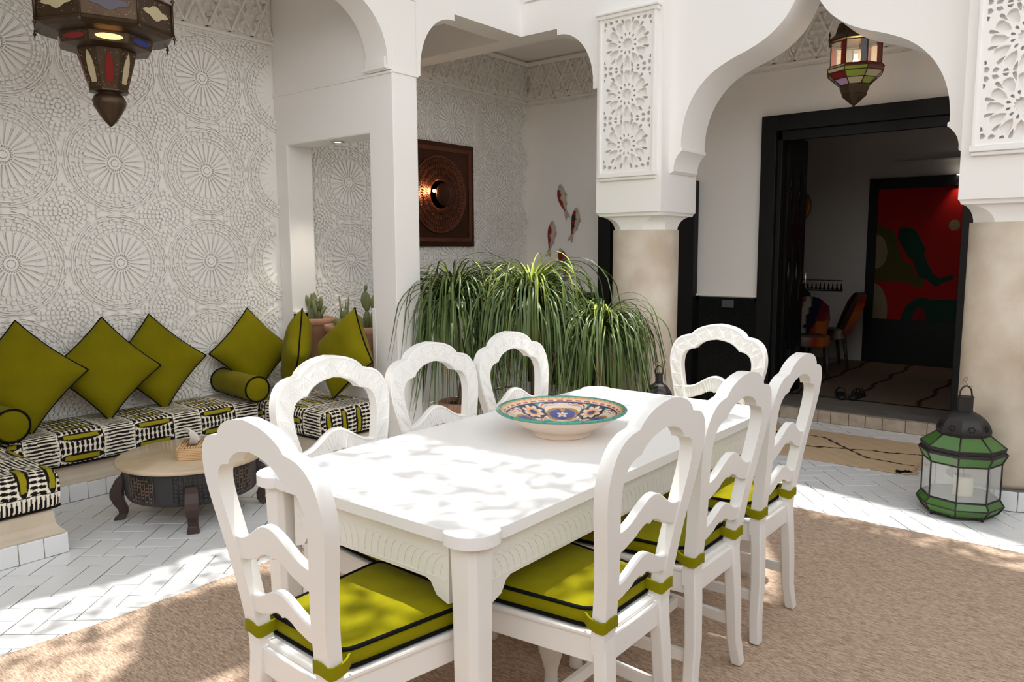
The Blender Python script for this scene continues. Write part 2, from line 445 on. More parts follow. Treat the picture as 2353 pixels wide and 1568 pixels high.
def frieze(g, u0, u1, z0, z1, fn):
    """carved leaf-and-strapwork band"""
    R = random.Random(3)
    g.prism([(u0, z0-.012), (u1, z0-.012), (u1, z0+.008), (u0, z0+.008)], 0, .022, fn)
    g.prism([(u0, z0-.045), (u1, z0-.045), (u1, z0-.038), (u0, z0-.038)], 0, .012, fn)
    g.prism([(u0, z1-.03), (u1, z1-.03), (u1, z1+.01), (u0, z1+.01)], 0, .035, fn)
    u = u0+.008
    while u < u1-.01:
        g.prism([(u, z0-.034), (u+.010, z0-.026), (u, z0-.018), (u-.010, z0-.026)], 0, .008, fn); u += .021
    zb = z0+.02; h = z1-z0-.05; n = int((u1-u0)/(h*.5))
    for i in range(n+1):                                    # diagonal strapwork
        for s in (-1, 1):
            a = u0+(u1-u0)*i/n; b = a+s*h*.5
            if u0 <= b <= u1: g.prism([(a-.007, zb), (a+.007, zb), (b+.007, zb+h), (b-.007, zb+h)], 0, .036+.0025*s, fn)
    nv = 6
    for j in range(nv):
        z = zb+h*(j+.5)/nv; u = u0+.02+(j % 2)*.026
        while u < u1-.03:
            a = R.uniform(0, PI); L_ = R.uniform(.021, .031); w = R.uniform(.010, .016); dx, dz = u+R.uniform(-.007, .007), z+R.uniform(-.006, .006)
            q = rot2([(-L_, 0), (-L_*.4, -w), (L_*.5, -w*.8), (L_, 0), (L_*.5, w*.8), (-L_*.4, w)], a, dx, dz)
            g.prism(q, 0, R.uniform(.018, .030), fn)
            q = rot2([(-L_*.5, 0), (-L_*.2, -w*.4), (L_*.3, -w*.35), (L_*.55, 0), (L_*.3, w*.35), (-L_*.2, w*.4)], a, dx, dz)
            g.prism(q, 0, R.uniform(.034, .042), fn); u += .052
g = G()
frieze(g, .95, YP0, 2.99, 3.39, lambda u, v, w: (XW+w, u, v))
frieze(g, YP1, YW, 2.99, 3.39, lambda u, v, w: (XW+w, u, v))
struct(g.build('trim_1', CARVED), 'carved plaster frieze along the top of the medallion wall')
g = G()
frieze(g, XW+.02, -.6, 2.99, 3.39, lambda u, v, w: (u, YW-w, v))
struct(g.build('trim_2', CARVED), 'carved plaster frieze along the top of the back wall')

# back wall of the gallery, with the doorway to the dark room
g = G()
g.plate([(XW, 0), (2.3, 0), (2.3, ZT), (XW, ZT)], [[(-2.5, .02), (-1.0, .02), (-1.0, 2.47), (-2.5, 2.47)]], YW, YW+.16, lambda u, v, w: (u, w, v))
struct(g.build('wall_back', PLASTER), 'white back wall of the gallery with the black framed doorway')
def dado(name, x0, x1, z1):
    g = G()
    g.box(x0, YW-.012, 0, x1, YW, z1-.01, 1)
    for q in herring(.034, math.radians(45), x0+.05, .1, x1-.05, z1-.07, .0012, .02):
        g.prism(q, 0, .006+random.uniform(0, .0012), lambda u, v, w: (u, YW-.012-w, v))
    for zz in (.03, z1-.045):
        u = x0
        while u < x1-.02:
            e = min(u+.1, x1); g.box(u+.001, YW-.022, zz, e-.001, YW-.012, zz+.034); u += .1
    g.box(x0, YW-.022, 0, x0+.03, YW-.012, z1); g.box(x1-.03, YW-.022, 0, x1, YW-.012, z1)
    g.box(x0, YW-.026, z1, x1, YW, z1+.016, 2)
    o = struct(g.build(name, [BLACKTILE, BLACKGROUT, PLASTER]), 'black glazed tile dado'); return o
dado('trim_3', -3.2, -2.61, 1.02)
dado('trim_4', XW+.02, -4.24, 1.015)

# doorway frame (door_1), its open carved leaf, and the second black door behind the column (door_2)
door1 = bpy.data.objects.new('door_1', None); COL.objects.link(door1); struct(door1, 'black framed doorway to the dark room')
door1.location = (-1.84, YW, .1)
def dl(x, y, z): return (x+1.84, y-YW, z-.1)
g = G()
for (x0, x1, z0, z1) in ((-2.605, -2.475, .085, 2.57), (-1.055, -.93, .085, 2.57), (-2.475, -1.055, 2.44, 2.57)):
    g.box(*dl(x0, 6.655, z0), *dl(x1, 6.91, z1))
g.box(*dl(-2.475, 6.70, 2.36), *dl(-1.055, 6.75, 2.44)); g.box(*dl(-2.475, 6.70, .1), *dl(-2.435, 6.75, 2.44))
g.build('door_frame', BLACKWOOD, door1, bevel=.004)
def leaf_holes(w, h):
    hs = []; cx = w/2
    for k, (z0, z1) in enumerate(((.12, .72), (.80, 1.46), (1.54, 2.2))):
        zm = (z0+z1)/2; a = w*.38
        hs.append([(cx-.03, zm), (cx-a*.55, z0+.02), (cx-a, zm), (cx-a*.55, z1-.02)])
        hs.append([(cx+.03, zm), (cx+a*.55, z1-.02), (cx+a, zm), (cx+a*.55, z0+.02)])
    return hs
g = G()
g.plate([(0, 0), (.54, 0), (.54, 2.33), (0, 2.33)], leaf_holes(.54, 2.33), -.02, .02, lambda u, v, w: dl(-2.475+w-.03*u, 6.925+u, .105+v))
leafo = g.build('door_leaf', BLACKWOOD, door1, bevel=.003)
g = G(); g.tube([dl(-2.47, 7.42, 1.13), dl(-2.435, 7.42, 1.13), dl(-2.435, 7.42, 1.22), dl(-2.47, 7.42, 1.22)], .006)
g.build('door_handle', CHROME, leafo)
door2 = bpy.data.objects.new('door_2', None); COL.objects.link(door2); struct(door2, 'black door behind the round column')
door2.location = (-3.72, YW, 0)
g = G()
for (x0, x1, z0, z1) in ((-4.24, -4.10, 0, 2.07), (-3.34, -3.2, 0, 2.07), (-4.10, -3.34, 1.94, 2.07)):
    g.box(x0+3.72, -.09, z0, x1+3.72, 0, z1)
g.build('door_frame', BLACKWOOD, door2, bevel=.004)
g = G()
g.plate([(-.38, .0), (.38, .0), (.38, 1.94), (-.38, 1.94)], [[(-.28, .95), (-.05, .95), (-.05, 1.8), (-.28, 1.8)], [(.05, .95), (.28, .95), (.28, 1.8), (.05, 1.8)]], -.05, -.012, lambda u, v, w: (u, w, v))
for x in (-.165, .165):
    for z in (1.05, 1.25, 1.45, 1.65):
        g.tube([(x+.10*math.cos(t*PI/6), -.03, z+.075*math.sin(t*PI/6)) for t in range(12)], .009, 6, closed=True)
for x in (-.3, .05): g.box(x, -.058, .15, x+.25, -.05, .8)
leaf2 = g.build('door_leaf', BLACKWOOD, door2)
g = G(); g.box(-.29, -.02, .94, .29, -.014, 1.81); g.build('glass', GLASSCL, leaf2)

# partition with the cactus window
g = G()
g.plate([(XW, 0), (XA1, 0), (XA1, ZB), (XA0, ZB), (XA0, ZC), (XW, ZC)], [[(-5.055, .60), (-4.13, .60), (-4.125, 2.235), (-5.055, 2.235)]], YP0, YP1, lambda u, v, w: (u, w, v))
struct(g.build('wall_partition', PLASTER, bevel=.012), 'white partition wall with a square window opening')
g = G()
g.box(XW, YP0-.012, 2.600, XA1, YP0, 2.618)
g.box(XA0-.02, YP0-.055, 2.625, XA1-.01, YP0, 2.645); g.box(XA0, YP0-.045, 2.645, XA1-.02, YP0, 2.70)
g.box(XA1, YP0, 2.605, XA1+.008, YP1+.01, 2.625)
g.box(-5.055, YP0+.004, .965, -5.02, YP1-.004, .985)
g.box(-4.137, YP0-.003, .3, -4.10, YP0+.05, 1.05)
struct(g.build('trim_5', PLASTER, bevel=.006), 'thin white moulding on the partition')
g = G(); g.box(-5.056, YP0+.006, .60, -5.040, YP1-.006, .965)
struct(g.build('trim_6', BLACKTILE), 'black tile lining of the window jamb')
g = G(); g.box(XW, .70, 0, XA1, .93, ZC)
struct(g.build('wall_nook', PLASTER), 'white wall closing the other end of the sofa nook')

# lintels, corbel brackets and the walls above them
def bracket(L_, H, lip=.035):
    a = [(0, -.48), (0, 0), (L_, 0), (L_, -.045)]
    b = [(L_-.02, -.045)]+[(lip+(L_-.02-lip)*math.sin(t*PI/2/10), -.44+(.395)*math.cos(t*PI/2/10)) for t in range(9, -1, -1)]
    q = [(L_-.02-(L_-.02-lip)*(1-math.cos(t*PI/2/12)), -.045-.395*math.sin(0)) for t in range(1)]
    arcp = [(L_-.02-(L_-.02-lip)*math.sin(t*PI/2/14), -.045-.39*(1-math.cos(t*PI/2/14))) for t in range(15)]
    return a+arcp+[(lip, -.48)]
g = G()
g.box(XA0, -2.5, ZB, XA1, YB0, 3.335); g.box(XA0, -2.5, 3.335, XA1-.015, YB0+.015, ZT)
g.plate([(YP1+u, ZB+v) for u, v in bracket(.38, .48)], (), XA0+.01, XA1, lambda u, v, w: (w, u, v))
g.plate([(YP0-u, ZB+v) for u, v in bracket(.45, .48)], (), XA0+.01, XA1, lambda u, v, w: (w, u, v))
struct(g.build('wall_arcade', PLASTER, auto=True), 'white lintel with curved brackets over the sofa nook')
g = G()
g.box(XW, YB0, ZB, -3.18, YB1, 3.335); g.box(XA1-.02, YB0+.015, 3.335, -3.18, YB1, ZT); g.box(XW, YB0, 3.335, XA1-.02, YB1, ZC)
g.plate([(-3.18-u, ZB+v) for u, v in bracket(.36, .48)], (), YB0, YB1, lambda u, v, w: (u, w, v))
struct(g.build('wall_lintel', PLASTER, auto=True), 'white lintel with a curved bracket in front of the alcove')

ARCH = [(.832, 2.21), (.822, 2.31), (.785, 2.43), (.715, 2.545), (.61, 2.64), (.48, 2.702), (.36, 2.742), (.25, 2.793), (.155, 2.866), (.10, 2.935), (.05, 3.03), (.0, 3.15)]
ARCH = [(.905, 1.985), (.885, 2.0), (.885, 2.03), (.876, 2.07), (.855, 2.105), (.83, 2.13), (.822, 2.135), (.822, 2.155), (.832, 2.16)] + [tuple(p) for p in chaikin(ARCH, 2)]
ACX = -1.7275
g = G()
full = [(ACX-u, z) for u, z in ARCH]+[(ACX+u, z) for u, z in ARCH[::-1][1:]]
g.plate([(-2.645, ZT), (-2.645, 1.985)]+full+[(-.81, 1.985), (-.81, ZT)], (), 5.07, 5.45, lambda u, v, w: (u, w, v))
struct(g.build('wall_arch', PLASTER, auto=True), 'white ogee arch between the two round columns')
g = G()
g.plate([(-.275, ZT), (-.275, 2.2), (-.2, 2.6), (.3, 2.9), (.65, 3.05), (1.0, 2.9), (1.5, 2.6), (1.6, 1.9), (2.3, 1.9), (2.3, ZT)], (), 5.07, 5.45, lambda u, v, w: (u, w, v))
struct(g.build('wall_arch_right', PLASTER), 'white arch continuing to the right of the second column')

# pierced plaster lattice
def rosette_holes(cx, cy, R):
    hs = []
    star = []
    for i in range(24):
        r = (.235 if i % 2 else .175)*R; a = 2*PI*i/24
        star.append((cx+r*math.cos(a), cy+r*math.sin(a)))
    hs.append(star)
    for i in range(12):
        a = 2*PI*i/12; b = a+PI/12
        P = lambda r, t: (cx+R*r*math.cos(t), cy+R*r*math.sin(t))
        def pol(pts, ang):
            c, s = math.cos(ang), math.sin(ang)
            return [(cx+R*(c*x-s*y), cy+R*(s*x+c*y)) for x, y in pts]
        hs.append(pol([(.275, 0), (.335, -.036), (.405, -.040), (.415, 0), (.405, .040), (.335, .036)], b))
        hs.append(pol([(.43, 0), (.56, -.100), (.80, -.158), (.875, -.10), (.90, 0), (.875, .10), (.80, .158), (.56, .100)], a))
        hs.append(pol([(.70, 0), (.86, -.055), (.975, -.05), (.99, 0), (.975, .05), (.86, .055)], b))
    return hs
def clip(poly, x0, x1, z0, z1):
    for ax, lim, sg in ((0, x0, 1), (0, x1, -1), (1, z0, 1), (1, z1, -1)):
        out = []
        for i, p in enumerate(poly):
            q = poly[(i+1) % len(poly)]; a = sg*(p[ax]-lim); b = sg*(q[ax]-lim)
            if a >= 0: out.append(p)
            if a*b < 0: t = a/(a-b); out.append((p[0]+(q[0]-p[0])*t, p[1]+(q[1]-p[1])*t))
        poly = out
        if len(poly) < 3: return []
    A = abs(sum(poly[i][0]*poly[(i+1) % len(poly)][1]-poly[(i+1) % len(poly)][0]*poly[i][1] for i in range(len(poly))))/2
    return poly if A > 2.5e-5 else []
def lattice(g, x0, x1, z0, z1, n, fn, t0, t1):
    W = x1-x0; cx = (x0+x1)/2; p = (z1-z0)/n; R = p*.52
    hs = []
    for k in range(n):
        cz = z0+p*(k+.5)
        hs += rosette_holes(cx, cz, R)
        e = R/.165
        for sx in (-1, 1):                                   # fillers beside and between the rosettes
            ox = cx+sx*W*.5
            def C(pts, oz, sz): return [(ox-sx*x*e, oz+sz*z*e) for x, z in pts]
            for sz in (-1, 1):
                oz = cz+sz*p*.5
                hs.append(C([(.006, .010), (.020, .008), (.030, .022), (.020, .036), (.006, .034)], oz, -sz))
                hs.append(C([(.040, .006), (.062, .006), (.072, .020), (.056, .030), (.042, .022)], oz, -sz))
                hs.append(C([(.084, .004), (.112, .004), (.104, .020), (.090, .016)], oz, -sz))
                hs.append(C([(.004, .044), (.018, .048), (.012, .066), (.004, .066)], oz, -sz))
    ok = []
    for h in hs:
        h = clip(h, x0+.005, x1-.005, z0+.005, z1-.005)
        if h: ok.append(h)
    g.plate([(x0-.012, z0-.02), (x1+.012, z0-.02), (x1+.012, z1+.02), (x0-.012, z1+.02)], ok, t0, t1, fn)
def pier(name, x0, x1, jx0, jx1, label):
    t = bpy.data.objects.new(name, None); COL.objects.link(t); struct(t, label)
    cx, cy = (x0+x1)/2, 5.225; t.location = (cx, cy, 0)
    g = G(); g.box(x0-cx, YB0-cy, 1.715, x1-cx, 5.5-cy, ZT)
    def ring(h, ch, z): return [(h, -h+ch, z), (h, h-ch, z), (h-ch, h, z), (-h+ch, h, z), (-h, h-ch, z), (-h, -h+ch, z), (-h+ch, -h, z), (h-ch, -h, z)]
    h0 = (x1-x0)/2
    rr = [ring(h0, .0005, 1.715), ring(h0-.008, .0005, 1.705), ring(h0-.010, .01, 1.69)]
    for k in range(1, 8):
        a = k/7*PI/2
        rr.append(ring(h0-.010-.045*math.sin(a), .01+.11*math.sin(a), 1.69-.105*(1-math.cos(a))))
    g.loft(rr[::-1], True, True, False)
    g.build('capital', PLASTER, t, bevel=.006, auto=True)
    g = G(); g.lathe([(.243, .115), (.247, .14), (.245, .8), (.243, 1.59)], 64, True, cap=True); g.build('column_shaft', COLUMN, t)
    g = G(); g.lathe([(.285, 0), (.285, .114)], 48, False, cap=True, mi=1)
    for k in range(16):
        a = 2*PI*k/16; a1 = a+2*PI/16; r = .296
        P = lambda rr_, an, z: (rr_*math.cos(an), rr_*math.sin(an), z)
        q = [P(.284, a+.006, .003), P(.284, a1-.006, .003), P(r, a1-.006, .003), P(r, a+.006, .003)]
        g.add(q+[(x, y, .113) for x, y, z in q], [(0, 3, 2, 1), (4, 5, 6, 7), (0, 1, 5, 4), (1, 2, 6, 5), (2, 3, 7, 6), (3, 0, 4, 7)])
    g.build('tile_plinth', [TILE, GROUT], t, bevel=.004)
    g = G(); y = YB0-cy
    lattice(g, jx0-cx, jx1-cx, 2.02, 3.06, 3, lambda u, v, w: (u, y-w, v), .0, .036)
    lat = g.build('lattice_panel', PLASTER, t)
    g = G(); a, b = jx0-cx-.012, jx1-cx+.012
    for (u0, u1, z0, z1, d) in ((a-.02, a, 1.985, 3.09, .046), (b, b+.02, 1.985, 3.09, .046), (a-.035, b+.035, 3.075, 3.10, .055), (a-.045, b+.045, 3.10, 3.118, .068), (a-.03, b+.03, 1.965, 2.0, .045), (a-.02, b+.02, 1.945, 1.965, .03)):
        g.box(u0, y-d, z0, u1, y, z1)
    g.build('panel_frame', PLASTER, t, bevel=.004)
pier('trim_7', -3.18, -2.645, -3.105, -2.715, 'left round column with a square capital and pierced star panel')
pier('trim_8', -.81, -.275, -.725, -.345, 'right round column with a square capital and pierced star panel')
g = G()
for k in range(10):
    lattice(g, .5*k-.1, .5*k+.36, 3.37, 3.83, 1, lambda u, v, w: (XA1-.013+w, YB0-.02-.36-u, v), 0, .022)
for k in range(2):
    lattice(g, XA1+.01+.36*k+.03, XA1+.36*k+.34, 3.37, 3.68, 1, lambda u, v, w: (u, YB0+.013-w, v), 0, .022)
struct(g.build('trim_9', PLASTER), 'pierced lattice frieze above the courtyard lintels')
g = G(); g.box(XW, -2.5, ZC, XA0, YW, ZC+.1); g.box(XA0, YB1, ZC, 2.3, YW, ZC+.1)
struct(g.build('ceiling', PLASTER), 'plain ceiling of the gallery')
g = G(); g.box(2.3, -2.5, 0, 2.42, YW, 2.5); struct(g.build('wall_right_added', WALLTAN), 'unseen low wall added on the right to block low sky light')  # added out of view, kept low so only the furniture loses sky light
g = G(); g.box(XW, -2.62, 0, 2.42, -2.5, 2.5); struct(g.build('wall_front_added', WALLTAN), 'unseen low wall added behind the viewer to block low sky light')  # likewise added to dim the light from behind the camera

# the dark room behind the doorway
g = G()
g.box(-4.3, 9.9, 0, .3, 10.0, 3.2); g.box(-4.3, YW+.16, 0, -4.2, 9.9, 3.2); g.box(.2, YW+.16, 0, .3, 9.9, 3.2)
g.box(-2.3, 9.872, 2.42, .2, 9.9, 2.44)
struct(g.build('wall_room', ROOMWALL), 'dim plastered wall of the room beyond the doorway')
g = G()
g.box(-3.40, 9.894, 1.055, -2.80, 9.9, 1.063)
for k in range(12):
    x = -3.385+k*.05
    g.prism([(x, .945), (x+.04, .945), (x+.026, .985), (x+.028, 1.0), (x+.02, 1.03), (x+.012, 1.0), (x+.014, .985)], 9.894, 9.9, lambda u, v, w: (u, w, v))
g.box(-3.40, 9.894, .925, -2.80, 9.9, .94)
struct(g.build('trim_10', BLACKTILE), 'black border of small stepped triangles on the room wall')
g = G(); g.box(-4.2, YW+.16, 3.1, .2, 9.9, 3.2); struct(g.build('ceiling_room', ROOMWALL))
g = G()
g.box(-4.2, YW+.16, -.05, .2, 9.9, .098); g.box(-2.46, 6.64, -.05, -1.07, YW+.16, .098)
struct(g.build('floor_room', mat('grey_concrete', (.22, .20, .18), .5, var=((.16, .145, .13), 6, .25)), bevel=.004))
g = G(); x = -2.75
while x < -.85:
    w = random.uniform(.10, .17); g.box(x+.0015, 6.585+random.uniform(0, .006), 0, x+w-.0015, 6.64, .094+random.uniform(0, .006)); x += w
struct(g.build('trim_11', STONE, bevel=.006), 'worn stone threshold below the doorway')
# ------------------------------------------------------------------ sofa nook
base = thing('sofa_base', 'low built-in beige plaster bench base with a white tile plinth', 'bench', (-4.74, 2.2, 0))
def inset(d): return [(XW+.022, .935), (-3.956-d, .935), (-3.956-d, 1.473-d), (-4.74-d, 1.473-d), (-4.74-d, 3.04+d), (-3.956-d, 3.04+d), (-3.956-d, YP0-.014), (XW+.022, YP0-.014)]
g = G(); g.M = Matrix.Translation((4.74, -2.2, 0))
g.loft([[(x, y, z) for x, y in inset(d)] for d, z in ((.012, 0), (.012, .096), (.006, .10), (.008, .112), (.026, .128), (.036, .15), (.040, .205), (.046, .215))], True, True, False)
g.build('plaster_seat', TADELAKT, base, bevel=.008)
g = G(); g.M = Matrix.Translation((4.74, -2.2, 0))
def tilerow(p, q, out):
    L_ = math.hypot(q[0]-p[0], q[1]-p[1]); n = max(1, round(L_/.105)); dx, dy = (q[0]-p[0])/L_, (q[1]-p[1])/L_
    for k in range(n):
        a = L_*k/n+.0015; b = L_*(k+1)/n-.0015; j = random.uniform(-.002, .002); h = .10+random.uniform(-.004, .003)
        pts = [(p[0]+dx*a, p[1]+dy*a), (p[0]+dx*b, p[1]+dy*b)]
        o0 = (out[0]*-.013, out[1]*-.013); o1 = (out[0]*j, out[1]*j)
        poly = [(pts[0][0]+o0[0], pts[0][1]+o0[1]), (pts[1][0]+o0[0], pts[1][1]+o0[1]), (pts[1][0]+o1[0], pts[1][1]+o1[1]), (pts[0][0]+o1[0], pts[0][1]+o1[1])]
        g.prism(poly, .001, h)
tilerow((-3.956, .93), (-3.956, 1.473), (1, 0)); tilerow((-3.956, 1.473), (-4.74, 1.473), (0, 1))
tilerow((-4.74, 1.473), (-4.74, 3.04), (1, 0)); tilerow((-4.74, 3.04), (-3.956, 3.04), (0, -1)); tilerow((-3.956, 3.04), (-3.956, YP0), (1, 0))
g.build('tile_plinth', TILE, base, bevel=.004)

CREAM, INK, MUSTARD = np.array(lin((236, 228, 208))), np.array(lin((22, 16, 17))), np.array(lin((150, 138, 22)))
def fabric(u, v):
    u = u+.0025*np.sin(v*41+u*7); v = v+.0009*np.sin(u*63)+.0016*np.sin(u*17+1.7)
    P, A = .43, .245
    um = np.mod(u, P); c = np.tile(CREAM, (len(u), 1))
    inA = um < A; ua = um/A; ub = (um-A)/(P-A)
    # stripes
    fv = np.mod(v/.0205, 1.0); w = .29*(1-np.abs(2*ub-1)**5)+.035*np.sin(ub*9+np.floor(v/.0205)*2.1)
    c[(~inA) & (np.abs(fv-.5) < w)] = INK
    # yellow bars in black lens shapes, with rows of lens-shaped strokes between
    Q = .124; vm = np.mod(v, Q); d = np.minimum(vm, Q-vm); s = np.sqrt(np.clip(1-((ua-.5)/.5)**2, 0, 1))
    blk = inA & (d < .029*s)
    r0 = (Q/2-.026)
    fr = np.clip((np.abs(vm-Q/2))/r0, 0, 1); fu = np.mod(ua*9.0, 1.0)
    lens = inA & (np.abs(fu-.5) < .34*np.sqrt(np.clip(1-np.abs(2*fr-1)**2, 0, 1)))
    c[lens] = INK; c[inA & ((ua < .025) | (ua > .975))] = INK; c[blk] = INK
    c[inA & (d < .0135) & (np.abs(ua-.5) < .385)] = MUSTARD
    return c
def roundbox(L_, D, H, r, res, puff=.012):
    """soft block; returns a builder plus the cloth coordinates of every vertex (along, around)"""
    g = G(); UV = []
    def face(nu, nv, f, uv):
        vs = []
        for j in range(nv+1):
            for i in range(nu+1):
                p = np.array(f(i/nu, j/nv)); c = np.clip(p, [r, r, r], [L_-r, D-r, H-r]); d = p-c; n = np.linalg.norm(d)
                q = c+d/n*r if n > 1e-9 else p
                a, b = p[0]/L_, p[1]/D
                if p[2] > H-1e-6: q[2] += puff*math.sin(PI*min(max(a, 0), 1))**.4*math.sin(PI*min(max(b, 0), 1))**.6
                bul = math.sin(PI*p[2]/H)*puff*.9
                if p[1] < 1e-6: q[1] -= bul
                if p[0] > L_-1e-6: q[0] += bul
                if p[0] < 1e-6: q[0] -= bul
                vs.append(tuple(q)); UV.append(uv(p))
        g.add(vs, [(j*(nu+1)+i, j*(nu+1)+i+1, (j+1)*(nu+1)+i+1, (j+1)*(nu+1)+i) for j in range(nv) for i in range(nu)], True)
    nl, nd, nh = int(L_/res), int(D/res), int(H/res)
    face(nl, nd, lambda a, b: (a*L_, b*D, H), lambda p: (p[0], D-p[1]))
    face(nl, nh, lambda a, b: (a*L_, 0, b*H), lambda p: (p[0], D+H-p[2]))
    face(nl//4, nh, lambda a, b: (L_-a*L_, D, b*H), lambda p: (p[0], -(H-p[2])))
    face(nd, nh, lambda a, b: (L_, a*D, b*H), lambda p: (L_+H-p[2], D-p[1]))
    face(nd, nh, lambda a, b: (0, D-a*D, b*H), lambda p: (-(H-p[2]), D-p[1]))
    face(8, 4, lambda a, b: (a*L_, D-b*D, 0), lambda p: (p[0], 0))
    return g, np.array(UV)
def mattress(loc, rz, L_, D, off, voff, label):
    t = thing('mattress', label, 'seat cushion', loc, rz, 'printed mattresses of the sofa nook')
    g, UV = roundbox(L_, D, .195, .035, .0037)
    cov = g.build('cover', PRINT, t, colors=fabric(UV[:, 0]+off, UV[:, 1]+voff))
    g = G()
    g.tube([(.02, -.001, .012), (L_-.02, -.001, .012), (L_-.004, .02, .012), (L_-.004, D-.02, .012), (L_-.02, D-.004, .012), (.02, D-.004, .012), (.004, D-.02, .012), (.004, .02, .012)], .006, 6, closed=True)
    g.build('piping', PIPE, cov)
# local x runs along the bench, local -y is the front edge
mattress((-4.715, 1.475, .217), PI/2, 1.56, .475, -.265, .0, 'long printed mattress against the carved wall between the two bolsters')
mattress((-5.19, 3.055, .217), 0, 1.165, .515, .145, .02, 'short printed mattress below the cactus window, right of the bolster')
mattress((-3.985, 1.462, .217), PI, 1.20, .50, .11, .03, 'short printed mattress at the left edge of the photo')

def pillow(loc, yaw, tilt, roll, S, T, label, n=34):
    t = thing('square_pillow', label, 'pillow', loc, 0, 'olive velvet pillows of the sofa nook')
    t.rotation_mode = 'XYZ'
    t.matrix_world = Matrix.Translation(loc) @ Matrix.Rotation(yaw, 4, 'Z') @ Matrix.Rotation(-tilt, 4, 'Y') @ Matrix.Rotation(roll, 4, 'X')
    def pos(a, b, s):                           # a, b in -1..1; the pillow's face looks along local x
        ea = 1-.075*(1-b*b)*abs(a)**3*1.0; eb = 1-.075*(1-a*a)*abs(b)**3
        th = T*(max(0, (1-a**4))*max(0, (1-b**4)))**.62
        th *= 1+.06*mnoise(Vector((a*2.1+loc[1]*7, b*2.1, s)))
        return (s*th, a*S/2*ea, b*S/2*eb)
    g = G()
    for s in (1, -1):
        vs = [pos(-1+2*i/n, -1+2*j/n, s) for j in range(n+1) for i in range(n+1)]
        g.add(vs, [(j*(n+1)+i, j*(n+1)+i+1, (j+1)*(n+1)+i+1, (j+1)*(n+1)+i) for j in range(n) for i in range(n)], True)
    cov = g.build('cover', VELVETDK, t)
    e = [pos(-1+2*i/n, -1, 1) for i in range(n)]+[pos(1, -1+2*i/n, 1) for i in range(n)]+[pos(1-2*i/n, 1, 1) for i in range(n)]+[pos(-1, 1-2*i/n, 1) for i in range(n)]
    g = G(); g.tube(e, .0055, 6, closed=True); g.build('piping', PIPE, cov)
r45 = PI/4
pillow((-4.93, 1.66, .735), math.radians(-14), math.radians(14), r45+.04, .47, .085, 'olive velvet pillow at the left photo edge, in front of its neighbour')
pillow((-4.965, 2.13, .725), math.radians(-12), math.radians(13), r45-.03, .46, .08, 'olive velvet pillow on its corner, second from the left')
pillow((-5.05, 2.50, .715), math.radians(-10), math.radians(12), r45+.05, .46, .078, 'olive velvet pillow on its corner whose right tip touches the bolster')
pillow((-5.03, 3.20, .72), math.radians(-8), math.radians(12), r45-.02, .45, .08, 'olive velvet pillow standing in the corner behind the right bolster')
pillow((-4.71, 3.36, .72), math.radians(-124), math.radians(9), r45+.02, .45, .10, 'olive velvet pillow seen edge-on below the leftmost cactus pot')
pillow((-4.25, 3.42, .74), math.radians(-93), math.radians(14), r45-.10, .46, .10, 'bright olive velvet pillow leaning on the partition next to the pillar')
def bolster(loc, rz, L_, R, label):
    t = thing('bolster', label, 'bolster', loc, rz, 'round bolsters on the long mattress')
    g = G(); g.M = Matrix.Rotation(PI/2, 4, 'Y')
    prof = [(0.0, 0), (R*.8, .0), (R-.006, .004), (R, .015)]+[(R+.002*math.sin(k*1.3), .015+(L_-.03)*k/12) for k in range(1, 12)]+[(R, L_-.015), (R-.006, L_-.004), (R*.8, L_+.004), (0.0, L_+.008)]
    g.lathe(prof, 40); cov = g.build('cover', VELVETDK, t)
    for x in (.005, L_-.004):
        g = G(); g.tube([(x, R*math.cos(2*PI*k/32), R*math.sin(2*PI*k/32)) for k in range(32)], .006, 6, closed=True)
        g.build('piping', PIPE, cov)
bolster((-5.17, 3.035, .512), math.radians(-7), .56, .086, 'olive velvet bolster between the long and the short right mattress')
bolster((-5.17, 1.50, .515), math.radians(0), .50, .090, 'olive velvet bolster cut by the left photo edge')

# cactus pots in the window
def pot_profile(r, h, lip=.022):
    return [(0, .0), (r*.66, 0), (r*.70, .01), (r*.93, h-.055), (r*.97, h-.05), (r+.004, h-.048), (r+.006, h-.004), (r, h), (r-lip, h), (r-lip, h-.03), (0, h-.03)]
def pad(g, p, h, w, az, tilt, th=.018):
    M = Matrix.Translation(p) @ Matrix.Rotation(az, 4, 'Z') @ Matrix.Rotation(tilt, 4, 'Y')
    rings = []
    for k in range(9):
        t = k/8; z = t*h; ww = w*(math.sin(PI*min(.999, .06+t*.93))**.7)*(.75+.35*t); d = th*(math.sin(PI*min(.995, .08+t*.9))**.6)
        rings.append([tuple(M @ Vector((ww*math.cos(a*2*PI/12), d*math.sin(a*2*PI/12), z))) for a in range(12)])
    g.loft(rings, True, True, True)
    return M @ Vector((0, 0, h*.93)), M @ Vector((w*.8, 0, h*.75)), M @ Vector((-w*.8, 0, h*.75))
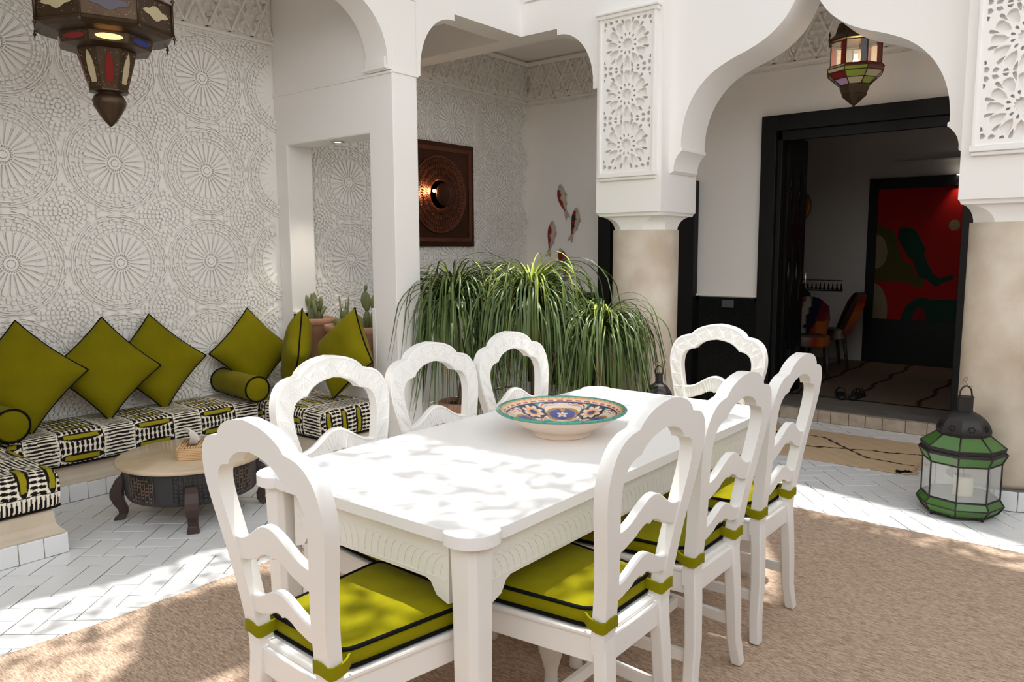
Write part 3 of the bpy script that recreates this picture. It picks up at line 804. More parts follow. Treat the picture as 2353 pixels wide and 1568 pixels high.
def cactus_pot(loc, r, h, kind, label):
    t = thing('potted_cactus', label, 'potted plant', loc, 0, 'cactus pots in the window opening')
    g = G(); g.lathe(pot_profile(r, h), 32); pot = g.build('pot', TERRA, t)
    g = G(); g.lathe([(0, h-.028), (r-.024, h-.028)], 24); g.build('soil', SOIL, pot)
    R = random.Random(kind); g = G(); z = h-.05
    if kind == 1:
        for k in range(7): g.tube([(R.uniform(-.07, .07), R.uniform(-.05, .05), z), (R.uniform(-.08, .08), R.uniform(-.05, .05), z+R.uniform(.13, .27))], [.020, .014], 8)
        for k in range(8):
            a = pad(g, (R.uniform(-.08, .08), R.uniform(-.04, .04), z), R.uniform(.11, .16), .034, R.uniform(-.6, .6), R.uniform(-.35, .35))
            pad(g, a[0], R.uniform(.07, .11), .03, R.uniform(-.5, .5), R.uniform(-.5, .5), .014)
    elif kind == 2:
        for k in range(9):
            a = pad(g, (R.uniform(-.09, .09), R.uniform(-.05, .05), z), R.uniform(.08, .12), .038, R.uniform(-1, 1), R.uniform(-.8, .8))
            if k % 2: pad(g, a[1], .08, .03, R.uniform(-1, 1), R.uniform(-.6, .9), .014)
        for k in range(5): g.tube([(R.uniform(-.05, .08), R.uniform(-.03, .03), z+.05), (R.uniform(-.08, .10), 0, z+R.uniform(.17, .27))], [.012, .004], 6)
    else:
        a = pad(g, (-.02, 0, z), .17, .036, .2, .08); a = pad(g, a[0], .15, .052, .1, -.12); pad(g, a[0], .06, .018, 0, .3, .01)
        a = pad(g, (.05, 0, z), .18, .036, -.2, .12); pad(g, a[0], .12, .036, .4, .15)
        a = pad(g, (.0, -.04, z), .14, .036, .4, -.3); pad(g, (.09, .02, z), .22, .03, .3, .25)
    g.build('cactus_stems', CACTUS, t)
cactus_pot((-4.93, 3.70, .60), .15, .335, 1, 'terracotta pot of upright finger cactus, leftmost in the window')
cactus_pot((-4.62, 3.71, .60), .13, .30, 2, 'terracotta pot of small dark prickly pear, middle of the window')
cactus_pot((-4.31, 3.69, .60), .14, .305, 3, 'terracotta pot with a tall oval cactus pad, right in the window')

# recessed lamp in the head of the window
t = thing('recessed_spotlight', 'small round lit spotlight set into the top of the window opening', 'light', (-4.60, 3.70, 2.235))
g = G(); g.tube([(.042*math.cos(2*PI*k/24), .042*math.sin(2*PI*k/24), -.003) for k in range(24)], .009, 6, closed=True); g.build('trim_ring', CHROME, t)
g = G(); g.lathe([(0, -.004), (.034, -.003)], 20); g.build('lens', SPOTLIT, t)
sp = bpy.data.lights.new('window_spot', 'SPOT'); sp.energy = 14; sp.spot_size = 1.5; sp.spot_blend = .6; sp.color = (1, .9, .75); sp.shadow_soft_size = .03
so = bpy.data.objects.new('window_spot', sp); COL.objects.link(so); so.location = (-4.60, 3.70, 2.21)

# big brass lantern over the nook
def ngon(r, z, n=8, ph=PI/8): return [(r*math.cos(ph+2*PI*k/n), r*math.sin(ph+2*PI*k/n), z) for k in range(n)]
def panel(g, a0, a1, r0, z0, r1, z1, shape, off=.003, mi=0):
    """a flat pane of given (s, t) outline laid on one side of an eight-sided cone"""
    P00 = Vector((r0*math.cos(a0), r0*math.sin(a0), z0)); P10 = Vector((r0*math.cos(a1), r0*math.sin(a1), z0))
    P01 = Vector((r1*math.cos(a0), r1*math.sin(a0), z1)); P11 = Vector((r1*math.cos(a1), r1*math.sin(a1), z1))
    nrm = (P10-P00).cross(P01-P00).normalized()
    if nrm.dot((P00+P11)*.5-Vector((0, 0, (z0+z1)/2))) < 0: nrm = -nrm
    top = []; bot = []
    for s, q in shape:
        p = (P00*(1-s)+P10*s)*(1-q)+(P01*(1-s)+P11*s)*q
        top.append(tuple(p+nrm*off)); bot.append(tuple(p-nrm*.004))
    n = len(shape)
    g.add(bot+top, [tuple(range(n, 2*n)), tuple(reversed(range(n)))]+[(i, (i+1) % n, (i+1) % n+n, i+n) for i in range(n)], False, mi)
SPIKY = [(.12, .5), (.22, .60), (.32, .62), (.42, .74), (.5, .78), (.58, .74), (.68, .62), (.78, .60), (.88, .5), (.78, .40), (.68, .38), (.58, .26), (.5, .22), (.42, .26), (.32, .38), (.22, .40)]
OVAL = [(.5+.36*math.cos(2*PI*k/16), .5+.30*math.sin(2*PI*k/16)) for k in range(16)]
LANCET = [(.32, .14), (.68, .14), (.72, .45), (.66, .70), (.56, .86), (.5, .93), (.44, .86), (.34, .70), (.28, .45)]
LX, LY = -4.3, 1.955
t = thing('brass_hanging_lantern', 'large dark pierced brass lantern with coloured panes hanging over the sofa nook', 'lantern', (LX, LY, 2.105), math.radians(70))
g = G()
Z = lambda z: z-2.105
for prof in ([(.150, 2.485), (.095, 2.292), (.099, 2.290), (.099, 2.280), (.06, 2.278)], [(.15, 2.485), (.225, 2.497), (.235, 2.545), (.30, 2.560), (.335, 2.575), (.345, 2.585), (.335, 2.592), (.335, 2.725), (.345, 2.732), (.330, 2.742), (.23, 2.79), (.225, 2.85), (.16, 2.93), (.10, 2.96), (.03, 3.0)]):
    g.loft([ngon(r, Z(z)) for r, z in prof], True, True, False)
g.build('lantern_body', BRASSDK, t, bevel=.002)
g = G()
g.lathe([(.06, .178), (.052, .172), (.072, .155), (.082, .135), (.078, .108), (.058, .07), (.03, .028), (.010, .006), (0, 0)], 16)
g.build('onion_finial', BRASSDK, t)
for k in range(8):
    a = PI/8+2*PI*k/8; g = G()
    g.tube([(.338*math.cos(a), .338*math.sin(a), Z(2.585)), (.338*math.cos(a), .338*math.sin(a), Z(2.735))], .007, 6)
    for (z0, z1) in ((2.735, 2.785), (2.585, 2.535)):
        s = 1 if z1 > z0 else -1
        P = [(.343, z0), (.343, z0+s*.012), (.343, z0+s*.02), (.343, z0+s*.028), (.343, z0+s*.05)]
        g.tube([(.343*math.cos(a), .343*math.sin(a), Z(z)) for r, z in P], [.004, .005, .011, .004, .0015], 6)
    g.build('corner_spike', BRASSDK, t)
panes = {'amber_pane': [], 'red_pane': [], 'blue_pane': [], 'violet_pane': [], 'cream_pane': []}
for k in range(8):
    a0 = PI/8+2*PI*k/8; a1 = a0+PI/4
    for spec in ((.335, 2.592, .335, 2.725, SPIKY, ('cream_pane', 'violet_pane')[k % 2]), (.225, 2.497, .235, 2.545, OVAL, ('red_pane', 'amber_pane', 'blue_pane', 'cream_pane')[k % 4]), (.095, 2.292, .150, 2.485, LANCET, ('cream_pane', 'red_pane')[k % 2])):
        panes[spec[5]].append((a0, a1, spec[0], Z(spec[1]), spec[2], Z(spec[3]), spec[4]))
for nm, m in (('amber_pane', AMBERLIT), ('red_pane', GLASSRED), ('blue_pane', GLASSBLUE), ('violet_pane', GLASSDARK), ('cream_pane', GLASSCREAM)):
    for a in panes[nm]:
        g = G(); panel(g, *a); g.build(nm, m, t)
g = G()
def chain(g, p, q, r=.0022, l=.026):
    p, q = Vector(p), Vector(q); n = int((q-p).length/l); d = (q-p).normalized(); u = d.cross(Vector((.3, .8, .1))).normalized(); w = d.cross(u)
    for k in range(n):
        c = p+(q-p)*((k+.5)/n); e = u if k % 2 else w
        g.tube([tuple(c+d*(l*.66*math.cos(2*PI*i/8))+e*(l*.26*math.sin(2*PI*i/8))) for i in range(8)], r, 4, closed=True)
for k in range(4):
    a = PI/8+2*PI*k/4; chain(g, (.335*math.cos(a), .335*math.sin(a), Z(2.785)), (.02*math.cos(a), .02*math.sin(a), Z(3.38)))
g.tube([(0, 0, Z(2.99)), (0, 0, Z(3.42))], .008, 6)
g.build('hanging_chains', IRON, t)
# cream dots laid on the brass, standing in for bulb light through piercings
g = G(); R = random.Random(5)
for k in range(8):
    a0 = PI/8+2*PI*k/8; a1 = a0+PI/4
    for _ in range(60):
        for (r0, z0, r1, z1) in ((.335, 2.592, .335, 2.725), (.225, 2.497, .235, 2.545), (.095, 2.292, .150, 2.485)):
            s, q = R.uniform(.06, .94), R.uniform(.05, .95)
            if abs(s-.5) < .3 and abs(q-.5) < .34: continue
            e = .010
            panel(g, a0, a1, r0, Z(z0), r1, Z(z1), [(s-e, q), (s, q-e), (s+e, q), (s, q+e)], .0025)
g.build('painted_light_dots', GLASSCREAM, t)['kind'] = 'stuff'

# coffee table and tissue box
CT = (-4.05, 2.17)
t = thing('coffee_table', 'low round dark wood table with a beige marble top in front of the sofa', 'table', (CT[0], CT[1], 0))
g = G(); g.lathe([(0, .304), (.372, .304), (.388, .309), (.392, .319), (.388, .328), (.378, .332), (0, .332)], 64); g.build('marble_top', MARBLE, t)
g = G(); g.lathe([(.30, .125), (.335, .128), (.345, .15), (.350, .29), (.352, .304), (.30, .304)], 64); drum = g.build('drum_apron', DARKWOOD, t)
for k in range(8):
    a = 2*PI*k/8-PI/8-math.radians(8); g = G(); w = .105
    for i in range(7):
        for j in range(7):
            if (i*3+j*5) % 4 == 0: continue
            aa = a+(i-3)*w/7/.348*1.6; z = .158+j*.0185
            P = lambda da, dz: (.3535*math.cos(aa+da), .3535*math.sin(aa+da), z+dz)
            s = .0075/.35
            q = [P(-s, 0), P(0, -.007), P(s, 0), P(0, .007)]
            g.add(q, [(0, 1, 2, 3)])
    for i in range(8):
        aa = a+(i-3.5)*w/7/.348*1.6
        g.tube([(.351*math.cos(aa), .351*math.sin(aa), .148), (.354*math.cos(aa), .354*math.sin(aa), .285)], .0022, 4)
    g.build('carved_panel', FRET if k % 2 else DARKWOOD, drum)
for k in range(4):
    a = 2*PI*k/4+math.radians(-30); g = G()
    prof = [(.345, .24), (.368, .21), (.385, .165), (.388, .13), (.376, .09), (.358, .055), (.356, .03), (.372, .012), (.384, 0)]
    wid = [.03, .034, .036, .034, .03, .026, .025, .029, .032]; dep = [.02, .026, .032, .032, .028, .024, .022, .024, .026]
    rings = []
    for (r, z), w, d in zip(prof, wid, dep):
        rings.append([(x*math.cos(a)-y*math.sin(a), x*math.sin(a)+y*math.cos(a), z) for x, y in ((r-d, -w), (r+d, -w), (r+d, w), (r-d, w))])
    g.loft(rings[::-1], True, True, False); g.build('leg', REDWOOD, t, bevel=.006)
t = thing('tissue_box', 'woven rattan tissue box with a tissue pulled up, on the round marble table', 'tissue box', (-3.985, 2.15, .333), math.radians(141))
g = G()
for k in range(7):
    z = .0045+k*.009; pts = [(sx*(.115-.018*(1-abs(math.cos(b)))), 0, 0) for sx in (1,) for b in (0,)]
    ring = []
    for (cx, cy, a0) in ((.095, .048, 0), (-.095, .048, 90), (-.095, -.048, 180), (.095, -.048, 270)):
        ring += [(cx+.02*math.cos(math.radians(a0+b)), cy+.02*math.sin(math.radians(a0+b)), z) for b in (0, 30, 60, 90)]
    g.tube(ring, .0055, 6, closed=True)
for k in range(10):
    y = -.063+k*.014
    if abs(y) > .022: g.tube([(-.108, y, .066), (.108, y, .066)], .0055, 6)
    else:
        g.tube([(-.108, y, .066), (-.07, y, .066)], .0055, 6); g.tube([(.07, y, .066), (.108, y, .066)], .0055, 6)
g.box(-.108, -.06, .001, .108, .06, .006); g.box(-.108, -.062, .001, -.104, .062, .062); g.box(.104, -.062, .001, .108, .062, .062); g.box(-.108, -.062, .001, .108, -.058, .062); g.box(-.108, .058, .001, .108, .062, .062)
g.build('woven_box', RATTAN, t)
g = G(); rows = []
for j in range(9):
    v = j/8; row = []
    for i in range(13):
        u = i/12-.5; wv = .018*math.sin(u*9+v*2)*(1-.3*v)
        row.append((u*(.10+.11*v)-.03*v+.02, wv*1.3+.055*v*v*(1+u)-.02*v, .058+.115*v*(1-.5*abs(u+.1))-.04*max(0, v-.7)*3*max(0, u)))
    rows.append(row)
vs = [p for r in rows for p in r]
g.add(vs, [(j*13+i, j*13+i+1, (j+1)*13+i+1, (j+1)*13+i) for j in range(8) for i in range(12)], True)
o = g.build('tissue', TISSUE, t); md = o.modifiers.new('thin', 'SOLIDIFY'); md.thickness = .001
# ------------------------------------------------------------------ dining table
TX, TY = -1.665, 2.32
t = thing('dining_table', 'long white painted dining table with carved aprons in the sunlit courtyard', 'table', (TX, TY, 0))
def corner_lobe(hw, hl):
    """quarter outline: the long edge, a small step outwards and a round ear at the corner (+hw, +hl)"""
    e, r = .016, .072
    q = [(hw, hl-.125), (hw-.004, hl-.112), (hw-.003, hl-.103), (hw+.006, hl-.096), (hw+e-.003, hl-.088), (hw+e, hl-.076)]
    q += [(hw+e-r+r*math.cos(a*PI/2/10), hl+e-r+r*math.sin(a*PI/2/10)) for a in range(11)]
    q += [(hw-(hl-y), hl-(hw-x)) for x, y in reversed(q[:6])]
    return q
def table_outline(hw, hl):
    c = corner_lobe(hw, hl)
    return c+[(-x, y) for x, y in reversed(c)]+[(-x, -y) for x, y in c]+[(x, -y) for x, y in reversed(c)]
g = G(); g.plate(table_outline(.462, .978), (), .722, .758, lambda u, v, w: (u, v, w))
g.build('tabletop', PAINTTOP, t, bevel=.006, auto=True)
def apron(L_, name):
    top = .722; bot = .588; pts = [(-L_, top), (L_, top), (L_, .535)]
    br = [(L_-.008, .535), (L_-.045, .548), (L_-.056, .564), (L_-.066, .580), (L_-.085, bot), ]
    pts += br+[(-x, y) for x, y in reversed(br)]+[(-L_, .535)]
    return pts
for (name, L_, fn) in (('long_apron', .86, lambda s: (lambda u, v, w: (s*(.412+w), u, v))), ('short_apron', .33, lambda s: (lambda u, v, w: (u, s*(.928+w), v)))):
    for s in (1, -1):
        f = fn(s); g = G(); g.plate(apron(L_, name), (), -.014, .0, f)
        g.plate([(-L_+.005, .596), (L_-.005, .596), (L_-.005, .600), (-L_+.005, .600)], (), 0, .0018, f)
        g.plate([(-L_+.005, .664), (L_-.005, .664), (L_-.005, .668), (-L_+.005, .668)], (), 0, .0018, f)
        n = int(L_/.027)
        for k in range(-n, n+1):                              # fan of curved flutes
            u0 = k*.027; b = (u0/L_)*.05+(.012 if k >= 0 else -.012)
            P = [(u0+b*(1-math.cos(q*PI/2/5)), .601+.062*math.sin(q*PI/2/5)) for q in range(6)]
            for i in range(5):
                (a0, c0), (a1, c1) = P[i], P[i+1]
                if abs(a0) < L_-.012 and abs(a1) < L_-.012:
                    g.prism([(a0-.0022, c0), (a0+.0022, c0), (a1+.0022, c1), (a1-.0022, c1)], 0, .0018, f)
        g.build(name, PAINT, t)
for sx in (1, -1):
    for sy in (1, -1):
        g = G(); cx, cy = sx*.400, sy*.916
        def sq(h, c, z): return [(cx+x, cy+y, z) for x, y in ((h, -h+c), (h, h-c), (h-c, h), (-h+c, h), (-h, h-c), (-h, -h+c), (-h+c, -h), (h-c, -h))]
        g.loft([sq(.028, .008, .012), sq(.036, .012, .03), sq(.0405, .016, .2), sq(.044, .016, .60), sq(.046, .014, .722)], True, True, False)
        g.loft([sq(.026, .004, .0), sq(.026, .004, .012)], True, True, False)
        g.build('leg', PAINT, t, bevel=.004)

# ------------------------------------------------------------------ dining chairs
OUT_U = chaikin([(.176, .40), (.180, .50), (.196, .62), (.226, .74), (.250, .83), (.256, .89), (.244, .945), (.222, .978), (.190, .997), (.158, 1.002), (.143, 1.004), (.139, 1.014), (.112, 1.036), (.062, 1.055), (.0, 1.062)], 2)
IN_U = chaikin([(.120, .40), (.124, .50), (.138, .62), (.165, .74), (.184, .82), (.188, .868), (.178, .905), (.156, .925), (.128, .932), (.116, .932), (.110, .944), (.080, .966), (.045, .978), (.0, .984)], 2)
def ybend(v): return -.12*max(0, v-.45)-.035*max(0, v-.45)**2
def bk(w0=0.0): return lambda u, v, w: (u, ybend(v)+w+w0, v)
ring = [(u, v) for u, v in OUT_U]+[(-u, v) for u, v in OUT_U[::-1][1:]]
inner = [(u, v) for u, v in IN_U]+[(-u, v) for u, v in IN_U[::-1][1:]]
def slat(vc, amp, hw, h):
    n = 24; top = []; bot = []
    for i in range(n+1):
        s = -1+2*i/n; u = s*hw
        w = (math.cos(PI*s)*.5+.5)**1.25
        top.append((u, vc+h*.5+amp*w))
        notch = .010*max(0, 1-abs(s)/.10)+.006*max(0, 1-abs(abs(s)-.45)/.08)
        bot.append((u, vc-h*.5+amp*.78*w-notch))
    return top[::-1]+bot
def make_chair():
    t = thing('dining_chair', 'x', 'chair', (0, 0, 0), 0, 'white dining chairs around the table')
    g = G(); g.plate(ring+inner[::-1], (), -.020, .020, bk()); nb_ = len(g.v)
    # carved zigzag on the face of the frame
    o = resample(ring, 97); i_ = resample(inner, 97); fn = bk()
    def mid(k, s): return (o[k][0]*(1-s)+i_[k][0]*s, o[k][1]*(1-s)+i_[k][1]*s)
    def ridge(p, q, wd=.0017, h=.0222):
        d = Vector((q[0]-p[0], q[1]-p[1])); L_ = d.length
        if L_ < 1e-5: return
        n = Vector((-d.y, d.x))/L_*wd
        g.prism([(p[0]-n.x, p[1]-n.y), (q[0]-n.x, q[1]-n.y), (q[0]+n.x, q[1]+n.y), (p[0]+n.x, p[1]+n.y)], .0195, h, fn)
    for k in range(14, 82):
        ridge(mid(k, .10), mid(k+1, .10), .0018); ridge(mid(k, .90), mid(k+1, .90), .0018)
    for k in range(14, 80, 4):
        ridge(mid(k, .86), mid(k+2, .18)); ridge(mid(k+2, .18), mid(k+4, .86))
        ridge(mid(k+1, .80), mid(k+2, .42), .0016); ridge(mid(k+2, .42), mid(k+3, .80), .0016); ridge(mid(k+2, .84), mid(k+2, .6), .0016)
        if 30 < k < 66:
            pr = None
            for a in range(7):
                p = mid(k, .5); c = (p[0]+.024*math.cos(a*PI/6+PI*(k/96)), p[1]+.016*math.sin(a*PI/6))
                if pr: ridge(pr, c, .0014)
                pr = c
    g.build('back_frame', PAINT, t, bevel=.0035, nbev=nb_, auto=True)
    for (nm, vc, amp, hw, h) in (('upper_slat', .706, .062, .163, .062), ('lower_slat', .560, .045, .134, .048)):
        g = G(); g.plate(slat(vc, amp, hw, h), (), -.013, .011, bk(-.002)); nb_ = len(g.v)
        if nm == 'upper_slat':
            fn = bk(-.002); n = 20
            for i in range(1, n):
                s = -1+2*i/n; w = (math.cos(PI*s)*.5+.5)**1.25
                p = (s*hw*.94, vc+h*.36+amp*w); q = (s*hw*.94*(.62 if abs(s) < .4 else .95), vc-h*.34+amp*.78*w)
                d = Vector((q[0]-p[0], q[1]-p[1])); nn = Vector((-d.y, d.x)).normalized()*.0018
                g.prism([(p[0]-nn.x, p[1]-nn.y), (q[0]-nn.x, q[1]-nn.y), (q[0]+nn.x, q[1]+nn.y), (p[0]+nn.x, p[1]+nn.y)], .0105, .0135, fn)
            tp = [(-1+2*i/24) for i in range(25)]
            for a, b in zip(tp, tp[1:]):
                f = lambda s: (s*hw*.98, vc+h*.38+amp*(math.cos(PI*s)*.5+.5)**1.25)
                p, q = f(a), f(b); g.prism([(p[0], p[1]-.0016), (q[0], q[1]-.0016), (q[0], q[1]+.0016), (p[0], p[1]+.0016)], .0105, .0135, fn)
        g.build(nm, PAINT, t, bevel=.003, nbev=nb_, auto=True)
    g = G()
    g.prism([(-.165, .0), (-.218, .438), (-.200, .452), (.200, .452), (.218, .438), (.165, .0)][::-1], .437, .455)
    g.build('seat_board', PAINT, t, bevel=.006)
    g = G()
    g.prism([(-.158, -.012), (-.205, .425), (.205, .425), (.158, -.012)][::-1], .368, .437)
    g.build('seat_rails', PAINT, t, bevel=.003)
    for s in (1, -1):
        g = G(); R_ = []
        for z, dx, dy, wx, wy in ((.445, 0, 0, .028, .020), (.36, .001, -.006, .027, .020), (.22, .008, -.012, .025, .020), (.10, .020, -.012, .023, .019), (.0, .036, -.022, .021, .018)):
            cx = s*(.148+dx); R_.append([(cx-wx, dy-wy, z), (cx+wx, dy-wy, z), (cx+wx, dy+wy, z), (cx-wx, dy+wy, z)])
        g.loft(R_[::-1], True, True, False); g.build('rear_leg', PAINT, t, bevel=.005, auto=True)
        g = G(); g.box(s*.186-.024, .385, .33, s*.186+.024, .433, .40)
        g.lathe([(.020, 0), (.024, .006), (.022, .03), (.021, .055), (.030, .09), (.043, .135), (.046, .17), (.042, .20), (.030, .24), (.024, .27), (.024, .29), (.030, .305), (.028, .33)], 24, True, 0, s*.186, .409, cap=True)
        g.build('front_leg', PAINT, t)
        g = G(); g.M = None
        a = Vector((s*.160, .0, .165)); b = Vector((s*.186, .40, .165)); q = (b-a).normalized(); n = Vector((q.y, -q.x, 0))*.010
        vs = [tuple(p+m+Vector((0, 0, z))) for z in (-.019, .019) for p, m in ((a, -n), (a, n), (b, n), (b, -n))]
        g.add(vs, [(0, 3, 2, 1), (4, 5, 6, 7), (0, 1, 5, 4), (1, 2, 6, 5), (2, 3, 7, 6), (3, 0, 4, 7)])
        g.build('side_stretcher', PAINT, t, bevel=.003)
    g = G(); g.box(-.172, .20, .147, .172, .22, .183); g.build('cross_stretcher', PAINT, t, bevel=.003)
    return t
def make_cushion():
    t = thing('seat_cushion', 'x', 'cushion', (0, 0, 0), 0, 'green seat cushions on the dining chairs')
    base_ = [(-.150, .028), (-.195, .425), (.195, .425), (.150, .028)]
    def outl(d):
        q = [(-.158+d*.9, .026+d), (-.203+d, .430-d), (.203-d, .430-d), (.158-d*.9, .026+d)]
        o_ = []
        for i in range(4):                           # rounded corners
            p = Vector(q[i]); a = (Vector(q[i-1])-p).normalized(); b = (Vector(q[(i+1) % 4])-p).normalized()
            for k in range(6):
                t_ = k/5; o_.append(tuple(p+a*.045*(1-t_)**2+b*.045*t_**2))
            e_ = Vector(q[(i+1) % 4]); f_ = p+b*.045; h_ = e_-b*.045
            o_ += [tuple(f_.lerp(h_, k/6)) for k in range(1, 6)]
        return o_
    z0 = .459; rings = []
    for d, z in ((.02, 0), (.004, .002), (.0, .008), (-.003, .026), (0, .046), (.006, .052), (.03, .057), (.07, .060), (.12, .0615)):
        rings.append([(x, y, z0+z+(.002*math.sin(x*31)*math.cos(y*27) if d > .02 else 0)) for x, y in outl(d)])
    g = G(); g.loft(rings, True, True, True); cov = g.build('cover', VELVET, t)
    g = G(); g.tube([(x, y, z0+.050) for x, y in outl(.0)], .0055, 8, closed=True); g.build('piping', PIPE, cov)
    g = G(); g.tube([(x, y, z0+.006) for x, y in outl(-.001)], .0055, 8, closed=True); g.build('piping', PIPE, cov)
    for s in (1, -1):
        g = G(); zt = z0+.028; cx = s*.152
        loop = [(cx-s*.040, .040), (cx-s*.034, .012), (cx-s*.033, -.024), (cx-s*.02, -.029), (cx+s*.02, -.029), (cx+s*.034, -.022), (cx+s*.034, .02), (cx+s*.015, .045)]
        loop = chaikin(loop, 2)
        R_ = []
        for i, (x, y) in enumerate(loop):
            a = loop[max(0, i-1)]; b = loop[min(len(loop)-1, i+1)]; d = Vector((b[0]-a[0], b[1]-a[1])).normalized(); n = Vector((-d.y, d.x))*.0028
            dz = .004*math.sin(i*.5)
            R_.append([(x+n.x, y+n.y, zt-.016+dz), (x-n.x, y-n.y, zt-.016+dz), (x-n.x, y-n.y, zt+.016+dz), (x+n.x, y+n.y, zt+.016+dz)])
        g.loft(R_, True, True, False); g.build('tie', VELVET, t, bevel=.002)
    return t
chair0, cush0 = make_chair(), make_cushion()
CHAIRS = [   # x, y, turn, where it stands
    (-1.545, 1.062, -3, 'head chair nearest the viewer with its back to the camera', 'the head chair nearest the viewer'),
    (-1.015, 1.78, 90, 'on the right long side, nearest the viewer', 'the nearest chair of the right side'),
    (-1.020, 2.305, 90, 'middle one on the right long side', 'the middle chair of the right side'),
    (-1.025, 2.85, 90, 'farthest on the right long side, before the mat', 'the farthest chair of the right side'),
    (-2.195, 1.755, -90, 'on the left long side in front of the printed mattress', 'the left-side chair before the mattress'),
    (-2.195, 2.275, -90, 'middle one on the left long side, before the pillar', 'the middle chair of the left side'),
    (-2.195, 2.80, -90, 'farthest on the left long side, before the middle palm', 'the farthest chair of the left side'),
    (-1.635, 3.63, 180, 'head chair at the far table end, carved face towards us', 'the head chair at the far table end')]
for i, (x, y, a, where, cw) in enumerate(CHAIRS):
    lab = 'white carved dining chair, '+where; cl = 'green piped seat cushion tied to '+cw
    if i == 0:
        for o in (chair0, cush0): o.location = (x, y, 0.009); o.rotation_euler = (0, 0, math.radians(a))
        chair0['label'] = lab; cush0['label'] = cl
    else:
        dup(chair0, (x, y, 0.009), math.radians(a), lab); dup(cush0, (x, y, 0.009), math.radians(a), cl)

# ------------------------------------------------------------------ painted bowl
t = thing('ceramic_bowl', 'large shallow bowl painted with blue flowers and turquoise scrolls on the table', 'bowl', (-1.655, 2.348, .7585))
NA, prof = 480, []
rim = .246
pin = [(0, .030)]+[(.02+.20*k/64, .030+.062*((.02+.20*k/64)/.225)**2.2) for k in range(65)]+[(.226, .0955), (.232, .0985), (.238, .1005), (.243, .1005), (rim, .098), (rim, .094), (.240, .090)]
g = G(); rings = [[(r*math.cos(2*PI*j/NA), r*math.sin(2*PI*j/NA), z) for j in range(NA)] for r, z in pin]
g.loft(rings, True, False, True)
V = np.array(g.v); R_ = np.hypot(V[:, 0], V[:, 1]); A_ = np.arctan2(V[:, 1], V[:, 0])+.2+PI/4
def bowlcol(r, a):
    cr, te, bl, rd, oc, dk, og = [np.array(lin(c)) for c in ((232, 208, 186), (72, 168, 148), (44, 62, 140), (170, 44, 52), (196, 140, 52), (36, 38, 76), (236, 170, 100))]
    c = np.tile(te, (len(r), 1)); x = r*np.cos(a); y = r*np.sin(a)
    nz = np.sin(a*17+r*90)*np.sin(r*140+a*5)
    c[(nz > .55)] = te*.62
    for k in range(40):                                          # little leaves and buds
        b = k*2.39996; rr = .105+.085*((k*37) % 40)/40; px, py = rr*math.cos(b), rr*math.sin(b)
        d = np.hypot((x-px)*math.cos(b)+(y-py)*math.sin(b), 1.9*(-(x-px)*math.sin(b)+(y-py)*math.cos(b)))
        c[d < .011] = cr; c[d < .0065] = (rd if k % 3 else te*.5)
    for k in range(4):                                           # scalloped cartouches
        b = k*PI/2; px, py = .128*math.cos(b), .128*math.sin(b)
        lx = (x-px)*math.cos(b)+(y-py)*math.sin(b); ly = -(x-px)*math.sin(b)+(y-py)*math.cos(b)
        th = np.arctan2(ly, lx); d = np.hypot(lx*.95, ly*.9)/(1+.11*np.cos(6*th)+.1*np.cos(th))
        c[d < .084] = cr; c[(d > .073) & (d < .0775)] = rd; c[(d > .064) & (d < .0665)] = te*.8
        d2 = np.hypot(lx*.8+.004, ly)/(1-.25*np.cos(2*th))
        c[d2 < .052] = oc; c[(d2 < .052) & (np.mod(th*9, 1.2) < .35)] = dk; c[d2 < .040] = bl
        d3 = np.hypot(lx+.004, ly)/(1+.35*np.cos(5*th)); c[d3 < .017] = cr; c[d3 < .006] = oc
        c[(np.hypot(lx-.03, ly) < .008)] = oc
    for k in range(4):                                           # flowers between them
        b = k*PI/2+PI/4; px, py = .160*math.cos(b), .160*math.sin(b)
        lx = (x-px)*math.cos(b)+(y-py)*math.sin(b); ly = -(x-px)*math.sin(b)+(y-py)*math.cos(b)
        th = np.arctan2(ly, lx); d = np.hypot(lx, ly)
        c[d < .052*(1+.06*np.cos(8*th))] = dk
        pet = d < .043*(.62+.38*np.abs(np.cos(4*th))); c[pet] = cr; c[pet & (d < .026)] = og; c[d < .0155] = bl; c[(d < .0155) & (np.mod(np.hypot(lx, ly)*600, 2) < .5)] = dk
    c[r < .05] = cr; c[r < .042] = bl; th = a
    c[(r < .036) & (np.cos(8*th) > .1)] = og; c[r < .012] = cr
    m = r > .204; c[m] = cr
    c[m & (r < .209)] = dk; c[(r > .211) & (r < .217) & (np.mod(a*36, 2*PI) < 4.2)] = rd*.9+.1*cr
    c[(r > .2215) & (r < .2270)] = og; c[(r > .2215) & (r < .2270) & (np.mod(a*52, 2*PI) < 1.3)] = oc; c[(r > .2285) & (r < .2295)] = dk
    c[r > .2310] = te*.78; c[(r > .2310) & (np.sin(a*23)+np.sin(a*57+1) > 1.1)] = te*.55
    return c
g.build('painted_inside', CERAMIC, t, colors=bowlcol(R_, A_))
g = G()
g.lathe([(.240, .0895), (.222, .080), (.190, .060), (.155, .040), (.125, .026), (.112, .022), (.109, .018), (.110, .004), (.107, .0), (.090, .0), (.088, .012), (0, .012)], 96)
g.build('glazed_outside', GLAZE, t)
